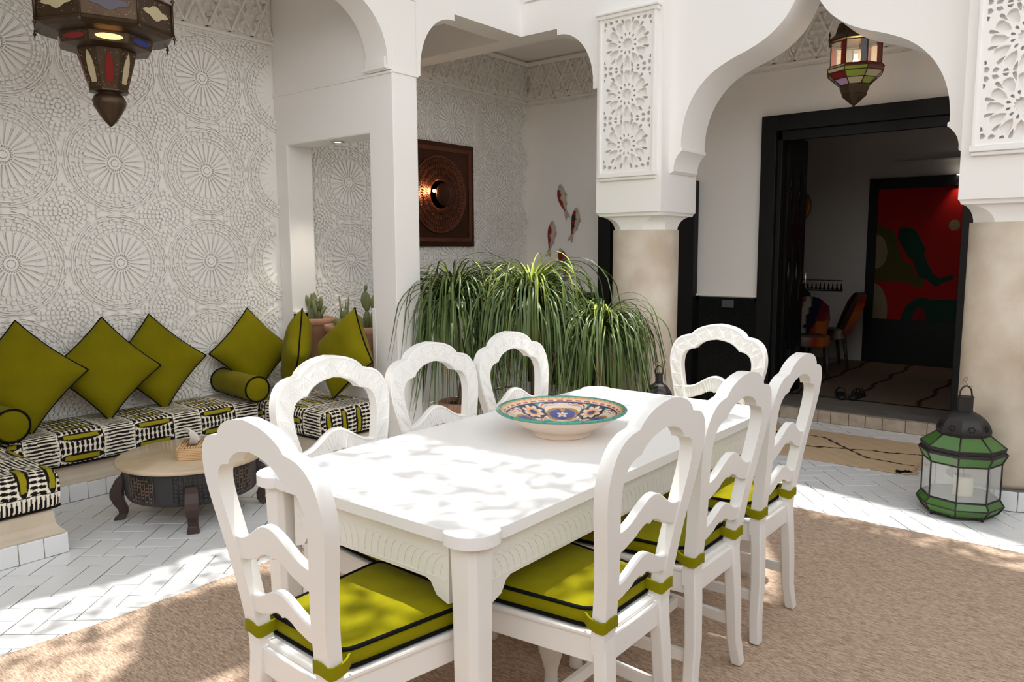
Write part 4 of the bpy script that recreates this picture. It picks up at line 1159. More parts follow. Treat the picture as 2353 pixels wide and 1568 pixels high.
# ------------------------------------------------------------------ rugs
t = thing('jute_rug', 'large tan jute rug with a frayed edge under the dining table', 'rug', (-1.6, 2.3, 0))
def rugz(x, y):
    z = .006+.0025*mnoise(Vector((x*2.2, y*2.2, 0)))
    if -2.1 < x < -1.25 and 1.0 < y < 2.6: z += .006*max(0, math.sin((x*.8+y*1.0)*11))**6
    return z
def rug_edge(u, v):                                  # u, v in 0..1 -> place
    x0 = -3.14+.10*v+.045*mnoise(Vector((1, v*5.0, 3)))+.007*mnoise(Vector((1, v*26, 3)))
    y1 = 4.275+.012*mnoise(Vector((u*5, 7, 3)))+.012*mnoise(Vector((u*40, 7, 3)))
    return x0+(1.7-x0)*u, -1.6+(y1+1.6)*v
g = G(); nu, nv = 120, 150; vs = []
for j in range(nv+1):
    for i in range(nu+1):
        x, y = rug_edge(i/nu, j/nv); vs.append((x+1.6, y-2.3, rugz(x, y)))
fs = [(j*(nu+1)+i, j*(nu+1)+i+1, (j+1)*(nu+1)+i+1, (j+1)*(nu+1)+i) for j in range(nv) for i in range(nu)]
g.add(vs, fs, True)
rim_ = [vs[i] for i in range(nu+1)]+[vs[j*(nu+1)+nu] for j in range(1, nv+1)]+[vs[nv*(nu+1)+i] for i in range(nu-1, -1, -1)]+[vs[j*(nu+1)] for j in range(nv-1, 0, -1)]
n = len(rim_); g.add(rim_+[(x, y, .0005) for x, y, z in rim_], [(i, (i+1) % n, (i+1) % n+n, i+n) for i in range(n)], False)
g.build('woven_field', JUTE, t)
g = G(); R = random.Random(2)
for k in range(900):                                 # frayed fibres along the left and the far edge
    if k < 450: u, v, dx, dy = 0.0, R.random(), -1, 0
    else: u, v, dx, dy = R.random(), 1.0, 0, 1
    x, y = rug_edge(u, v); L_ = R.uniform(.006, .020); a = R.uniform(-.8, .8); w = .0012
    e = (x+(dx*math.cos(a)-dy*math.sin(a))*L_, y+(dy*math.cos(a)+dx*math.sin(a))*L_)
    s = (x-dx*.006, y-dy*.006); nx, ny = -dy*w+abs(dy)*w, dx*w
    g.add([(s[0]+1.6-w, s[1]-2.3-w, .0085), (s[0]+1.6+w, s[1]-2.3+w, .0085), (e[0]+1.6+w*.4, e[1]-2.3+w*.4, .003), (e[0]+1.6-w*.4, e[1]-2.3-w*.4, .003)], [(0, 1, 2, 3)])
g.build('frayed_edge', JUTE, t)

def seg(x, y, ax, ay, bx, by):
    dx, dy = bx-ax, by-ay; s = np.clip(((x-ax)*dx+(y-ay)*dy)/(dx*dx+dy*dy), 0, 1)
    return np.hypot(x-ax-s*dx, y-ay-s*dy)
WOOL, WLINE = np.array(lin((202, 176, 144))), np.array(lin((52, 32, 22)))
t = thing('wool_mat', 'tan wool mat with black diamond lines on the tiles before the threshold', 'rug', (-1.65, 5.8, 0))
g = G(); nx, ny = 170, 120; x0, x1, y0, y1 = -2.45, -1.06, 5.36, 6.26
X, Y_ = np.meshgrid(np.linspace(x0, x1, nx+1), np.linspace(y0, y1, ny+1))
zz = .006+.002*np.sin(X*37+Y_*11)*np.sin(Y_*41)
g.add([(a+1.65, b-5.8, c) for a, b, c in zip(X.ravel(), Y_.ravel(), zz.ravel())], [(j*(nx+1)+i, j*(nx+1)+i+1, (j+1)*(nx+1)+i+1, (j+1)*(nx+1)+i) for j in range(ny) for i in range(nx)], True)
g.add([(x0+1.65, y0-5.8, .001), (x1+1.65, y0-5.8, .001), (x1+1.65, y1-5.8, .001), (x0+1.65, y1-5.8, .001), (x0+1.65, y0-5.8, .006), (x1+1.65, y0-5.8, .006), (x1+1.65, y1-5.8, .006), (x0+1.65, y1-5.8, .006)], [(0, 1, 5, 4), (1, 2, 6, 5), (2, 3, 7, 6), (3, 0, 4, 7)])
px, py = X.ravel(), Y_.ravel(); wob = .012*np.sin(px*23)*np.sin(py*19+1)
c = np.tile(WOOL, (len(px), 1)); d = np.full(len(px), 9.0)
LN = [(-2.15, 6.02, -1.80, 6.05), (-1.80, 6.05, -1.38, 5.62), (-1.38, 5.62, -1.08, 5.60), (-2.15, 6.02, -1.92, 5.66), (-1.92, 5.66, -1.55, 5.80), (-1.55, 5.80, -1.08, 5.93), (-2.45, 5.72, -2.15, 6.02), (-2.45, 6.1, -2.15, 6.02)]
for s in LN: d = np.minimum(d, seg(px+wob, py-wob, *s))
c[d < .010+.004*np.sin(px*90)] = WLINE
c = np.vstack([c, np.tile(WOOL, (8, 1))])
g.build('woven_field', MATRUG, t, colors=c, fixn=False)
g = G(); R = random.Random(8)
for k in range(60):
    y = R.uniform(y0, y1); g.tube([(x1+1.65-.004, y-5.8, .006), (x1+1.65+R.uniform(.02, .05), y-5.8+R.uniform(-.012, .012), .004)], .003, 4)
g.build('fringe', mat('fringe_wool', tuple(lin((200, 172, 140))), .95), t)
t = thing('black_tassel', 'bundle of black tassel threads at the corner of the diamond mat', 'tassel', (-1.06, 5.42, .0))
g = G()
for k in range(26):
    a = R.uniform(-.2, .9); L_ = R.uniform(.06, .14); b = R.uniform(-.01, .01)
    g.tube([(b, b, .006), (b+L_*.5*math.cos(a)*-.5, L_*.5*math.sin(a)-.02, .009), (b-L_*.7*math.cos(a), L_*.9*math.sin(a)*-.7, .006)], .0035, 4)
g.build('threads', PIPE, t)

# ------------------------------------------------------------------ lanterns on the floor
def frame_edges(g, prof, n, ph, r):
    for k in range(n):
        a = ph+2*PI*k/n
        g.tube([(q*math.cos(a), q*math.sin(a), z) for q, z in prof], r, 5)
    for q, z in prof:
        g.tube([(q*math.cos(ph+2*PI*k/n), q*math.sin(ph+2*PI*k/n), z) for k in range(n)], r*.9, 5, closed=True)
t = thing('floor_lantern', 'green glass and dark iron lantern standing on the tiles beside the right column', 'lantern', (-.685, 4.775, 0), math.radians(27))
PH = PI/8
g = G(); g.loft([ngon(r, z) for r, z in ((.176, .018), (.182, .022), (.186, .096), (.176, .10))], True, True, False)
g.build('base_plate', IRON, t)
g = G(); frame_edges(g, [(.184, .02), (.212, .064), (.190, .100), (.190, .296), (.214, .350), (.200, .364), (.207, .382), (.128, .444)], 8, PH, .0042)
for k in range(8):
    a = PH+2*PI*k/8
    if k % 2 == 0: g.tube([(.17*math.cos(a), .17*math.sin(a), .02), (.17*math.cos(a), .17*math.sin(a), .001)], .007, 6)
g.build('iron_frame', IRON, t)
for nm, m, bands in (('green_pane', GLASSGR, ((.184, .022, .211, .063), (.211, .066, .190, .099), (.190, .298, .2135, .348), (.205, .384, .130, .443))), ('clear_pane', GLASSCL, ((.1885, .102, .1885, .296),))):
    for (r0, z0, r1, z1) in bands:
        for k in range(8):
            g = G(); panel(g, PH+2*PI*k/8, PH+2*PI*(k+1)/8, r0, z0, r1, z1, [(.02, .02), (.98, .02), (.98, .98), (.02, .98)], -.001); g.build(nm, m, t)
g = G(); g.loft([ngon(r, z) for r, z in ((.2135, .350), (.200, .362), (.207, .381))], True, False, False); g.build('pierced_rim', IRON, t)
g = G(); g.loft([ngon(r, z) for r, z in ((.128, .444), (.132, .450), (.134, .458), (.1335, .468), (.131, .480), (.126, .494), (.118, .509), (.107, .524), (.092, .539), (.075, .552), (.058, .561), (.046, .566), (.038, .569))], True, True, False)
dome = g.build('dome', IRON, t, auto=True)
g = G(); g.loft([ngon(r, z) for r, z in ((.0385, .566), (.0385, .640), (.042, .642), (.042, .648), (.030, .648))], True, True, False); g.build('chimney', IRON, t)
g = G(); g.tube([(-.034, 0, .635)]+[(-.030*math.cos(a*PI/8), 0, .66+.045*math.sin(a*PI/8)) for a in range(9)]+[(.034, 0, .635)], .0045, 6)
g.tube([(.004*math.sin(k), .006*math.cos(k*1.3), .70+.006*k) for k in range(10)]+[(-.012, .002, .745), (-.02, 0, .72), (.0, 0, .705), (.03, 0, .70)], .0012, 4)
g.build('handle', IRON, t)
g = G()
for k in range(8):                                    # pierced flowers in the dome
    a0 = PH+2*PI*k/8; a1 = a0+PI/4
    for q in range(6):
        b = 2*PI*q/6; s, v = .5+.16*math.cos(b), .5+.26*math.sin(b)
        panel(g, a0, a1, .1345, .462, .1195, .510, [(s-.065, v), (s, v-.11), (s+.065, v), (s, v+.11)], .004)
g.build('pierced_flowers', BLACKWOOD, dome)
t = thing('pillar_candle', 'short cream candle inside the green floor lantern', 'candle', (-.67, 4.77, .100))
g = G(); g.lathe([(0, 0), (.048, 0), (.049, .01), (.048, .105), (.044, .112), (.038, .108), (0, .098)], 28); wax = g.build('wax', WAX, t)
g = G(); g.tube([(0, 0, .095), (.002, 0, .118)], .0015, 5); g.build('wick', PIPE, wax)

t = thing('iron_lantern', 'dark pierced iron lantern with a long neck behind the table, by the left column', 'lantern', (-2.50, 4.70, 0))
g = G(); g.loft([ngon(r, z) for r, z in ((.10, 0), (.105, .02), (.085, .05), (.085, .38), (.098, .40), (.098, .42))], True, True, False); g.build('body', IRON, t)
g = G(); g.loft([ngon(r, z) for r, z in ((.096, .42), (.094, .45), (.085, .48), (.055, .525), (.026, .545), (.024, .60), (.028, .602), (.028, .61))], True, True, False); g.build('shoulder_and_neck', IRON, t)
g = G(); g.tube([(-.026, 0, .60)]+[(-.028*math.cos(a*PI/8), 0, .625+.035*math.sin(a*PI/8)) for a in range(9)]+[(.026, 0, .60)], .0045, 6); g.tube([(0, 0, .66), (.02, 0, .665), (-.02, 0, .70)], .0015, 4); g.build('handle', REDWOOD, t)

# ------------------------------------------------------------------ stained glass hanging lantern
t = thing('stained_glass_lantern', 'brass hanging lantern with many small coloured panes under the ogee arch', 'lantern', (-1.65, 5.9, 2.44), math.radians(17))
prof = [(.100, .145), (.190, .225), (.196, .252), (.176, .272), (.176, .430), (.186, .445)]
g = G(); frame_edges(g, [(.100, .145), (.145, .185), (.190, .225), (.196, .252), (.176, .272), (.176, .430), (.186, .445)], 8, PH, .004)
g.tube([(0, 0, .62), (0, 0, .98)], .006, 6)
g.loft([ngon(r, z) for r, z in ((.186, .445), (.19, .455), (.15, .49), (.13, .56), (.06, .61), (.02, .63))], True, True, False)
for k in range(8):
    a = PH+2*PI*k/8; g.tube([(.19*math.cos(a), .19*math.sin(a), z) for z in (.44, .47, .485, .51)], [.006, .004, .009, .001], 6)
g.build('brass_frame', BRASSDK, t)
g = G(); g.loft([ngon(r, z) for r, z in ((.098, .145), (.106, .140), (.104, .13), (.085, .085), (.088, .08), (.06, .055), (.022, .02), (.008, .010), (.010, .004), (.004, 0))], True, True, False); g.build('bottom_cone', BRASSDK, t)
CLR = {'cream_pane': GLASSCREAM, 'red_pane': GLASSRED, 'blue_grey_pane': GLASSGREY, 'lilac_pane': GLASSPINK, 'lime_pane': GLASSLIME, 'clear_pane': GLASSCL, 'amber_pane': AMBERLIT}
order = ['cream_pane', 'red_pane', 'blue_grey_pane', 'lime_pane', 'cream_pane', 'lilac_pane', 'red_pane', 'cream_pane']
for k in range(8):
    a0, a1 = PH+2*PI*k/8, PH+2*PI*(k+1)/8
    bands = [((.100, .146, .144, .184), order[(k*3+1) % 8], 1), ((.146, .186, .189, .224), order[(k*5+2) % 8], 1), ((.190, .226, .196, .251), order[(k*3+4) % 8], 1), ((.195, .253, .177, .271), order[(k*5) % 8], 1)]
    for (q, nm, _) in bands:
        g = G(); panel(g, a0, a1, *q, [(.03, .03), (.97, .03), (.97, .97), (.03, .97)], 0); g.build(nm, CLR[nm], t)
    mids = [('clear_pane' if k % 2 else 'cream_pane', .0, .62), ('red_pane' if k % 2 == 0 else 'blue_grey_pane', .66, 1.0)]
    for nm, s0, s1 in mids:
        if nm == 'cream_pane': nm = 'clear_pane'
        g = G(); panel(g, a0, a1, .176, .273, .176, .429, [(s0+.02, .01), (s1-.02, .01), (s1-.02, .99), (s0+.02, .99)], 0); g.build(nm, CLR[nm], t)
g = G(); g.lathe([(0, .255), (.018, .262), (.026, .285), (.020, .31), (.012, .33), (.012, .36)], 16); g.build('bulb', BULB, t)
def lamp(name, loc, e, col, r=.03):
    l = bpy.data.lights.new(name, 'POINT'); l.energy = e; l.color = col; l.shadow_soft_size = r
    o = bpy.data.objects.new(name, l); COL.objects.link(o); o.location = loc
lamp('glass_lantern_bulb', (-1.65, 5.9, 2.44+.34), 1.6, (1, .62, .30))
lamp('brass_lantern_bulb', (LX, LY, 2.52), 2, (1, .62, .30))

# ------------------------------------------------------------------ palms
def palm(loc, h, pr, ph, nleaf, seed, spread, label, young_sun_tinted=26):
    t = thing('potted_palm', label, 'potted plant', loc, 0, 'potted ponytail palms before the alcove')
    R = random.Random(seed)
    g = G(); g.lathe(pot_profile(pr, ph, .025), 40); pot = g.build('pot', TERRA, t)
    g = G(); g.lathe([(0, ph-.028), (pr-.026, ph-.028)], 24); g.build('soil', SOIL, pot)
    g = G(); pts = []; rad = []
    for k in range(10):
        s = k/9; pts.append((.03*math.sin(s*4+seed), .03*math.sin(s*3+1), ph-.04+(h-.10-ph)*s)); rad.append(.050*(1-s)**3+.022)
    g.tube(pts, rad, 10); g.build('trunk', TRUNK, t)
    top = Vector(pts[-1])
    gl, gy, gd = G(), G(), G()
    def leaf(g, az, el, L_, w, stiff, z0):
        n = 13; p = top+Vector((0, 0, z0)); rows = []; e = el; st = L_/n; a = az; tw = R.uniform(-1.5, 1.5); lim = -R.uniform(1.25, 1.56)
        for k in range(n+1):
            s = k/n; d = Vector((math.cos(a)*math.cos(e), math.sin(a)*math.cos(e), math.sin(e)))
            sd = Vector((-math.sin(a+tw*s), math.cos(a+tw*s), 0)); ww = w*(min(1, .55+s*2.2))*(1-s**3)*.5+.0006
            rows.append((p-sd*ww, p+Vector((0, 0, -ww*.5)), p+sd*ww)); p = p+d*st
            e -= stiff*(.35+1.9*s*(1-s*.55))*(1.0 if e > -1.3 else .05)/n*3.2; a += R.uniform(-.13, .13); e += R.uniform(-.06, .06)
            if p.z < .04: break
            wx, wy = p.x+loc[0], p.y+loc[1]              # leaves lie against the pillar, not in it
            if wx < XA1+.012 and wy < YP1+.012:
                if XA1+.012-wx < YP1+.012-wy: p.x = XA1+.012-loc[0]
                else: p.y = YP1+.012-loc[1]
            e = max(e, lim)
        vs = [tuple(x) for r in rows for x in r]; m = len(rows)
        g.add(vs, [(3*j+c, 3*j+c+1, 3*j+c+4, 3*j+c+3) for j in range(m-1) for c in range(2)], True)
    for k in range(int(nleaf*1.5)):
        el = R.uniform(-.35, 1.2); leaf(gl, R.uniform(0, 2*PI), el, R.uniform(.66, 1.12)*spread, R.uniform(.008, .014), R.uniform(1.25, 2.1), -R.uniform(0, .12))
    for k in range(young_sun_tinted): leaf(gy, R.uniform(0, 2*PI), R.uniform(.6, 1.45), R.uniform(.35, .75)*spread, R.uniform(.009, .015), R.uniform(1.3, 1.9), R.uniform(0, .02))  # pale young leaves, brightened and multiplied to paint a sunlit crown
    for k in range(9): leaf(gd, R.uniform(0, 2*PI), R.uniform(-.7, .0), R.uniform(.6, .9)*spread, .009, 1.5, -.12)
    gl.build('foliage', LEAF, t, fixn=False); gy.build('sun_tinted_young_leaves', LEAFSUNTINT, t, fixn=False); gd.build('dry_leaves', LEAFDRY, t, fixn=False)
palm((-3.83, 4.14, 0), 1.27, .155, .345, 330, 1, .98, 'ponytail palm in a terracotta pot next to the white pillar', 14)
palm((-3.31, 4.36, 0), 1.28, .165, .40, 330, 2, 1.0, 'tallest, sunlit ponytail palm in the middle of the three', 120)
palm((-2.90, 4.60, 0), 1.07, .15, .36, 260, 3, .80, 'smallest ponytail palm, in front of the left round column', 22)

# ------------------------------------------------------------------ copper wall piece and fish
t = thing('copper_wall_lamp', 'square dark copper relief with a lit round boss hanging in the alcove', 'wall lamp', (XW+.03, 5.32, 1.965))
g = G(); g.box(-.022, -.482, -.482, .022, .482, .482); bp_ = g.build('backing_panel', COPPERDK, t, bevel=.006)
g = G()
for (a, b, c, d) in ((-.44, -.44, .44, -.40), (-.44, .40, .44, .44), (-.44, -.40, -.40, .40), (.40, -.40, .44, .40)): g.box(.022, a, b, .030, c, d)
g.build('raised_border', COPPER, bp_, bevel=.003)
g = G(); R = random.Random(4)
g.lathe([(.0, .022), (.36, .022), (.365, .030), (.35, .034), (.34, .026), (.13, .026)], 64)
for k in range(64):                                  # embossed petals around the boss
    a = 2*PI*k/64
    for (r, l, w) in ((.16, .028, .006), (.215, .03, .008), (.27, .028, .010), (.32, .018, .010)):
        b = a+(PI/64 if r in (.215, .32) else 0)
        q = rot2([(r-l, 0), (r, -w), (r+l, 0), (r, w)], b); g.prism(q, .024, .034, lambda u, v, w: (u, v, w))
o = g.build('embossed_sunburst', COPPER, t); o.rotation_euler = (PI/2, 0, PI/2)
g = G(); g.lathe([(0, .085), (.06, .088), (.098, .082), (.104, .072), (.098, .068), (.05, .072), (0, .072)], 40); g.tube([(0, 0, .02), (0, 0, .075)], .02, 10)
o = g.build('round_boss', COPPERDK, t); o.rotation_euler = (PI/2, 0, PI/2)
g = G(); g.lathe([(0, .0), (.012, .003), (.017, .014), (.012, .026), (0, .03)], 14); o = g.build('bulb', BULB, t); o.location = (.036, -.088, .015)
lamp('copper_lamp_bulb', (XW+.085, 5.32-.135, 1.99), 1.8, (1, .55, .25), .015)

def fish(head, tail, bend, pal, label):
    hx, hz = head; tx, tz = tail
    t = thing('koi_fish', label, 'wall ornament', ((hx+tx)/2, YW, (hz+tz)/2), 0, 'ceramic koi fish on the alcove wall')
    L_ = math.hypot(tx-hx, tz-hz); ax = Vector((tx-hx, 0, tz-hz)).normalized(); pe = Vector((ax.z, 0, -ax.x))
    if pe.x < 0: pe = -pe
    def spine(s): return ax*(s-.5)*L_+pe*bend*math.sin(PI*s)
    W = lambda s: interp([0, .05, .15, .28, .42, .6, .74, .8], [.006, .022, .042, .052, .050, .034, .016, .011], s)
    def yy(a, w): return -.004-w*.62*math.sin(a)
    g = G(); vs = []; SV = []
    n, m = 40, 14
    for k in range(n+1):
        s = .8*k/n; w = W(s); c = spine(s)
        for j in range(m+1):
            a = PI*j/m; p = c+pe*(-math.cos(a)*w); vs.append((p.x, yy(a, w), p.z)); SV.append((s/.8, -math.cos(a)))
    g.add(vs, [(k*(m+1)+j, k*(m+1)+j+1, (k+1)*(m+1)+j+1, (k+1)*(m+1)+j) for k in range(n) for j in range(m)], True)
    S = np.array(SV); s, v = S[:, 0], S[:, 1]
    white, red, blk = np.array(lin((176, 164, 146))), np.array(lin((140, 20, 18))), np.array(lin((34, 26, 26)))
    c = np.tile(white, (len(s), 1)); wv = .12*np.sin(s*21)+.08*np.sin(s*47+2)
    if pal == 0: c[(v < .25+wv) & (s > .17+.1*(v+.5)) & (s < .97)] = red; c[(np.abs(s-.52) < .03) & (v > -.1)] = white
    elif pal == 1:
        c[(v < .35+wv) & (s > .14)] = red*.9; c[(v < .3+wv) & (np.abs(s-.36) < .10)] = blk; c[(v < .2+wv) & (np.abs(s-.66) < .09)] = blk; c[(v < -.45) & (s > .1)] = blk
    else:
        c[(s > .22+wv*.4) & (v > -.75)] = red*.75; c[(np.abs(s-.58) < .11) & (v > -.3)] = blk*1.3; c[(v < -.5) & (np.abs(s-.24) < .05)] = blk
    c[np.hypot((s-.115)*.30, (v-.25)*.045) < .0065] = blk
    g.build('body', FISHM, t, colors=c, fixn=False)
    cw = lambda k: np.tile(white, (k, 1))
    g = G(); e = spine(.78); a2 = (ax+pe*(-bend*5)).normalized(); p2 = Vector((a2.z, 0, -a2.x)); p2 = p2 if p2.x > 0 else -p2
    q = [e-p2*.012, e+a2*L_*.12-p2*.026, e+a2*L_*.24-p2*.030, e+a2*L_*.15-p2*.002, e+a2*L_*.22+p2*.026, e+a2*L_*.11+p2*.022, e+p2*.012]
    vs = [(p.x, -.014, p.z) for p in q]+[(p.x, -.002, p.z) for p in q]; k = len(q)
    g.add(vs, [tuple(range(k)), tuple(reversed(range(k, 2*k)))]+[(i, (i+1) % k, (i+1) % k+k, i+k) for i in range(k)])
    g.build('tail_fin', FISHM, t, colors=cw(2*k))
    for s0, sz in ((.30, .040), (.56, .028)):
        g = G(); e = spine(s0)+pe*W(s0)*.8
        q = [e-ax*sz*.4, e+pe*sz*.55-ax*sz*.1, e+pe*sz*.55+ax*sz*.6, e+ax*sz*1.0, e+ax*sz*.5-pe*.004]
        vs = [(p.x, -.012, p.z) for p in q]+[(p.x, -.003, p.z) for p in q]; k = 5
        g.add(vs, [tuple(range(k)), tuple(reversed(range(k, 2*k)))]+[(i, (i+1) % k, (i+1) % k+k, i+k) for i in range(k)])
        g.build('side_fin', FISHM, t, colors=cw(2*k))
fish((-4.765, 2.125), (-4.655, 1.77), -.018, 0, 'red and white ceramic koi, topmost of the four fish')
fish((-4.555, 1.875), (-4.64, 1.53), .022, 1, 'black and white ceramic koi, rightmost of the four fish')
fish((-4.86, 1.75), (-4.915, 1.375), .012, 0, 'red and white ceramic koi, leftmost of the four fish')
fish((-4.765, 1.46), (-4.672, 1.13), .010, 2, 'brownish ceramic koi, lowest of the four fish above the palms')
t = thing('switch_plate', 'small grey plate on the black tiles between the column and the doorway', 'switch', (-2.885, YW-.024, .955))
g = G(); g.box(-.058, -.006, -.035, .058, 0, .035); g.build('plate', PLATE, t, bevel=.003)

# ------------------------------------------------------------------ things in the dark room
t = thing('abstract_painting', 'large red, green and olive abstract painting above a black panel in the dark room', 'painting', (-1.65, 9.86, .1))
g = G()
for (x0, x1, z0, z1) in ((-2.53, -2.43, .0, 2.15), (-.85, -.78, 0, 2.15), (-2.43, -.85, 2.03, 2.15), (-2.43, -.85, 0, .52)):
    g.box(x0+1.65, -.03, z0, x1+1.65, .03, z1)
g.build('black_frame', BLACKWOOD, t, bevel=.004)
g = G(); nx, nz = 420, 380; X, Z_ = np.meshgrid(np.linspace(-2.43, -.85, nx+1), np.linspace(.52, 2.03, nz+1)); X, Z_ = X.ravel(), Z_.ravel()
g.add([(a+1.65, -.010, b) for a, b in zip(X, Z_)], [(j*(nx+1)+i, j*(nx+1)+i+1, (j+1)*(nx+1)+i+1, (j+1)*(nx+1)+i) for j in range(nz) for i in range(nx)])
U, V_ = (X+2.43), (Z_-.52)
c = np.tile(np.array(lin((150, 8, 8))), (len(U), 1)); ol, gr, cr = np.array(lin((72, 64, 14))), np.array(lin((14, 52, 38))), np.array(lin((128, 114, 88)))
wob = .010*np.sin(V_*11+U*7)
def cap(*p): return seg(U, V_, *p[:4]) < p[4]+wob
c[cap(0, 1.0, .11, .95, .10) | cap(.11, .95, .20, .66, .10) | cap(0, .55, .30, .56, .12) | cap(.30, .55, .47, .44, .055)] = ol
c[np.hypot((U-.0)/.125, (V_-.79)/.20) < 1+wob*3] = cr; c[np.hypot(U/.155, (V_-.09)/.33) < 1+wob*2] = cr
c[cap(.33, .95, .42, .79, .105) | cap(.42, .79, .53, .56, .075) | cap(.53, .56, .66, .45, .05) | cap(.66, .45, .80, .50, .035) | cap(.28, 1.02, .33, .98, .04)] = gr
c[(np.hypot((U-.52)/.21, V_/.26) < 1+wob*2) | ((U > .55) & (V_ < .25))] = gr; c[np.hypot((U-.5)/.07, (V_-.03)/.13) < 1+wob*2] = np.array(lin((110, 16, 30)))
c[np.hypot((U-.80)/.055, (V_-1.08)/.06) < 1] = cr
g.build('canvas', CANVASART, t, colors=c, fixn=False)
g = G(); g.lathe([(0, 0), (.028, 0), (.03, .004)], 16); o = g.build('picture_spotlight', SPOTLIT, t); o.location = (-1.60+1.65, -.06, 2.148); o.rotation_euler = (PI, 0, 0)
sp = bpy.data.lights.new('painting_spot', 'SPOT'); sp.energy = 3.5; sp.spot_size = math.radians(80); sp.spot_blend = .8; sp.color = (1, .78, .5); sp.shadow_soft_size = .02
so = bpy.data.objects.new('painting_spot', sp); COL.objects.link(so); so.location = (-1.58, 9.78, 2.22); so.rotation_euler = (math.radians(8), 0, 0)

def patch_cols(P, seed):
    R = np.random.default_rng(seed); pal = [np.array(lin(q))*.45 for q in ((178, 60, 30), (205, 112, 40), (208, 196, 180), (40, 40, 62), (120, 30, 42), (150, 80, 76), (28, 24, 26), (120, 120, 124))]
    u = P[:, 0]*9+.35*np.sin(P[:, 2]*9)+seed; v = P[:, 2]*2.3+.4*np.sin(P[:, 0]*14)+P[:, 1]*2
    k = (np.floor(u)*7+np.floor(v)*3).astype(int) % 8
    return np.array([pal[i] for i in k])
def patch_chair(loc, rz, W, H, lean, seed, label):
    t = thing('patchwork_chair', label, 'chair', loc, rz, 'patchwork covered chairs in the dark room')
    g = G(); o = [(-W*.40, .40), (W*.40, .40), (W*.5, H*.72), (W*.47, H*.88)]+[(W*.40*math.cos(a*PI/10), H*.88+H*.12*math.sin(a*PI/10)) for a in range(1, 10)]+[(-W*.47, H*.88), (-W*.5, H*.72)]
    pts = [(x*1.0, z) for z in np.linspace(.42, H*.97, 22) for x in np.linspace(-W*.44, W*.44, 16)]
    g.plate(o, (), -.045, .045, lambda u, v, w: (u, -lean*(v-.4)+w, v), 0, False, [p for p in pts if abs(p[0]) < W*.36])
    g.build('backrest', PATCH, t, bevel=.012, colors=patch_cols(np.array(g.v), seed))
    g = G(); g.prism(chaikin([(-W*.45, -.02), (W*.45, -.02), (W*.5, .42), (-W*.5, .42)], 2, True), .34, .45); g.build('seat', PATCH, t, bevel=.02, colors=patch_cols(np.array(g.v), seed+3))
    for sx in (-1, 1):
        for y in (.02, .37):
            g = G(); g.tube([(sx*W*.40, y, .36), (sx*W*.44, y+(-.05 if y < .1 else .03), 0)], [.022, .014], 8); g.build('leg', DARKWOOD, t)
patch_chair((-2.72, 8.42, .098), math.radians(200), .44, .84, .12, 1, 'bright patchwork chair nearest the open door leaf')
patch_chair((-2.56, 9.12, .098), math.radians(118), .46, .86, .38, 5, 'dark patchwork chair seen from the side, leaning back by the painting')
t = thing('black_chair', 'plain black chair with a rounded top behind the bright patchwork chair', 'chair', (-3.30, 9.46, .098), math.radians(190))
g = G(); g.plate([(-.24, .4), (.24, .4), (.25, .78)]+[(.25*math.cos(a*PI/12), .78+.13*math.sin(a*PI/12)) for a in range(1, 12)]+[(-.25, .78)], (), -.02, .02, lambda u, v, w: (u, -.1*(v-.4)+w, v)); g.build('backrest', BLACKWOOD, t, bevel=.008)
g = G(); g.box(-.24, 0, .38, .24, .42, .44); g.build('seat', BLACKWOOD, t, bevel=.02)
for sx in (-1, 1):
    for y in (.03, .38): g = G(); g.tube([(sx*.2, y, .38), (sx*.21, y, 0)], .016, 8); g.build('leg', BLACKWOOD, t)
t = thing('round_drum', 'round drum with a gilt rim hanging on the dark room wall behind the door leaf', 'drum', (-3.43, 9.895, 1.975))
g = G(); g.lathe([(.19, 0), (.215, .0), (.232, .02), (.232, .09), (.22, .10), (.202, .09), (.198, .077)], 48); o = g.build('gilt_rim', GOLD, t); o.rotation_euler = (PI/2, 0, 0)
g = G(); g.lathe([(0, .074), (.20, .074)], 40); o = g.build('drum_skin', SKIN, t); o.rotation_euler = (PI/2, 0, 0)
t = thing('hanging_pendant', 'tiny dark pendant hanging on a thread in the doorway', 'pendant', (-1.585, 7.4, 2.45))
g = G(); g.lathe([(0, 0), (.014, .008), (.018, .03), (.010, .055), (.004, .065), (0, .066)], 12); g.build('drop', BLACKWOOD, t)
g = G(); g.tube([(0, 0, .06), (0, 0, .648)], .0012, 4); g.build('thread', BLACKWOOD, t)
t = thing('room_rug', 'beige rug with long black lines on the floor of the dark room', 'rug', (-1.7, 8.6, .098))
g = G(); nx, ny = 120, 110; x0, x1, y0, y1 = -2.75, -.55, 7.22, 9.78
X, Y_ = np.meshgrid(np.linspace(x0, x1, nx+1), np.linspace(y0, y1, ny+1)); px, py = X.ravel(), Y_.ravel()
g.add([(a+1.7, b-8.6, .010) for a, b in zip(px, py)], [(j*(nx+1)+i, j*(nx+1)+i+1, (j+1)*(nx+1)+i+1, (j+1)*(nx+1)+i) for j in range(ny) for i in range(nx)])
c = np.tile(np.array(lin((112, 95, 80))), (len(px), 1))
for a in (-2.42, -1.95, -1.40): c[np.abs(px-a-.02*np.sin(py*9)) < .018] = WLINE
g.build('woven_field', MATRUG, t, colors=c, fixn=False)
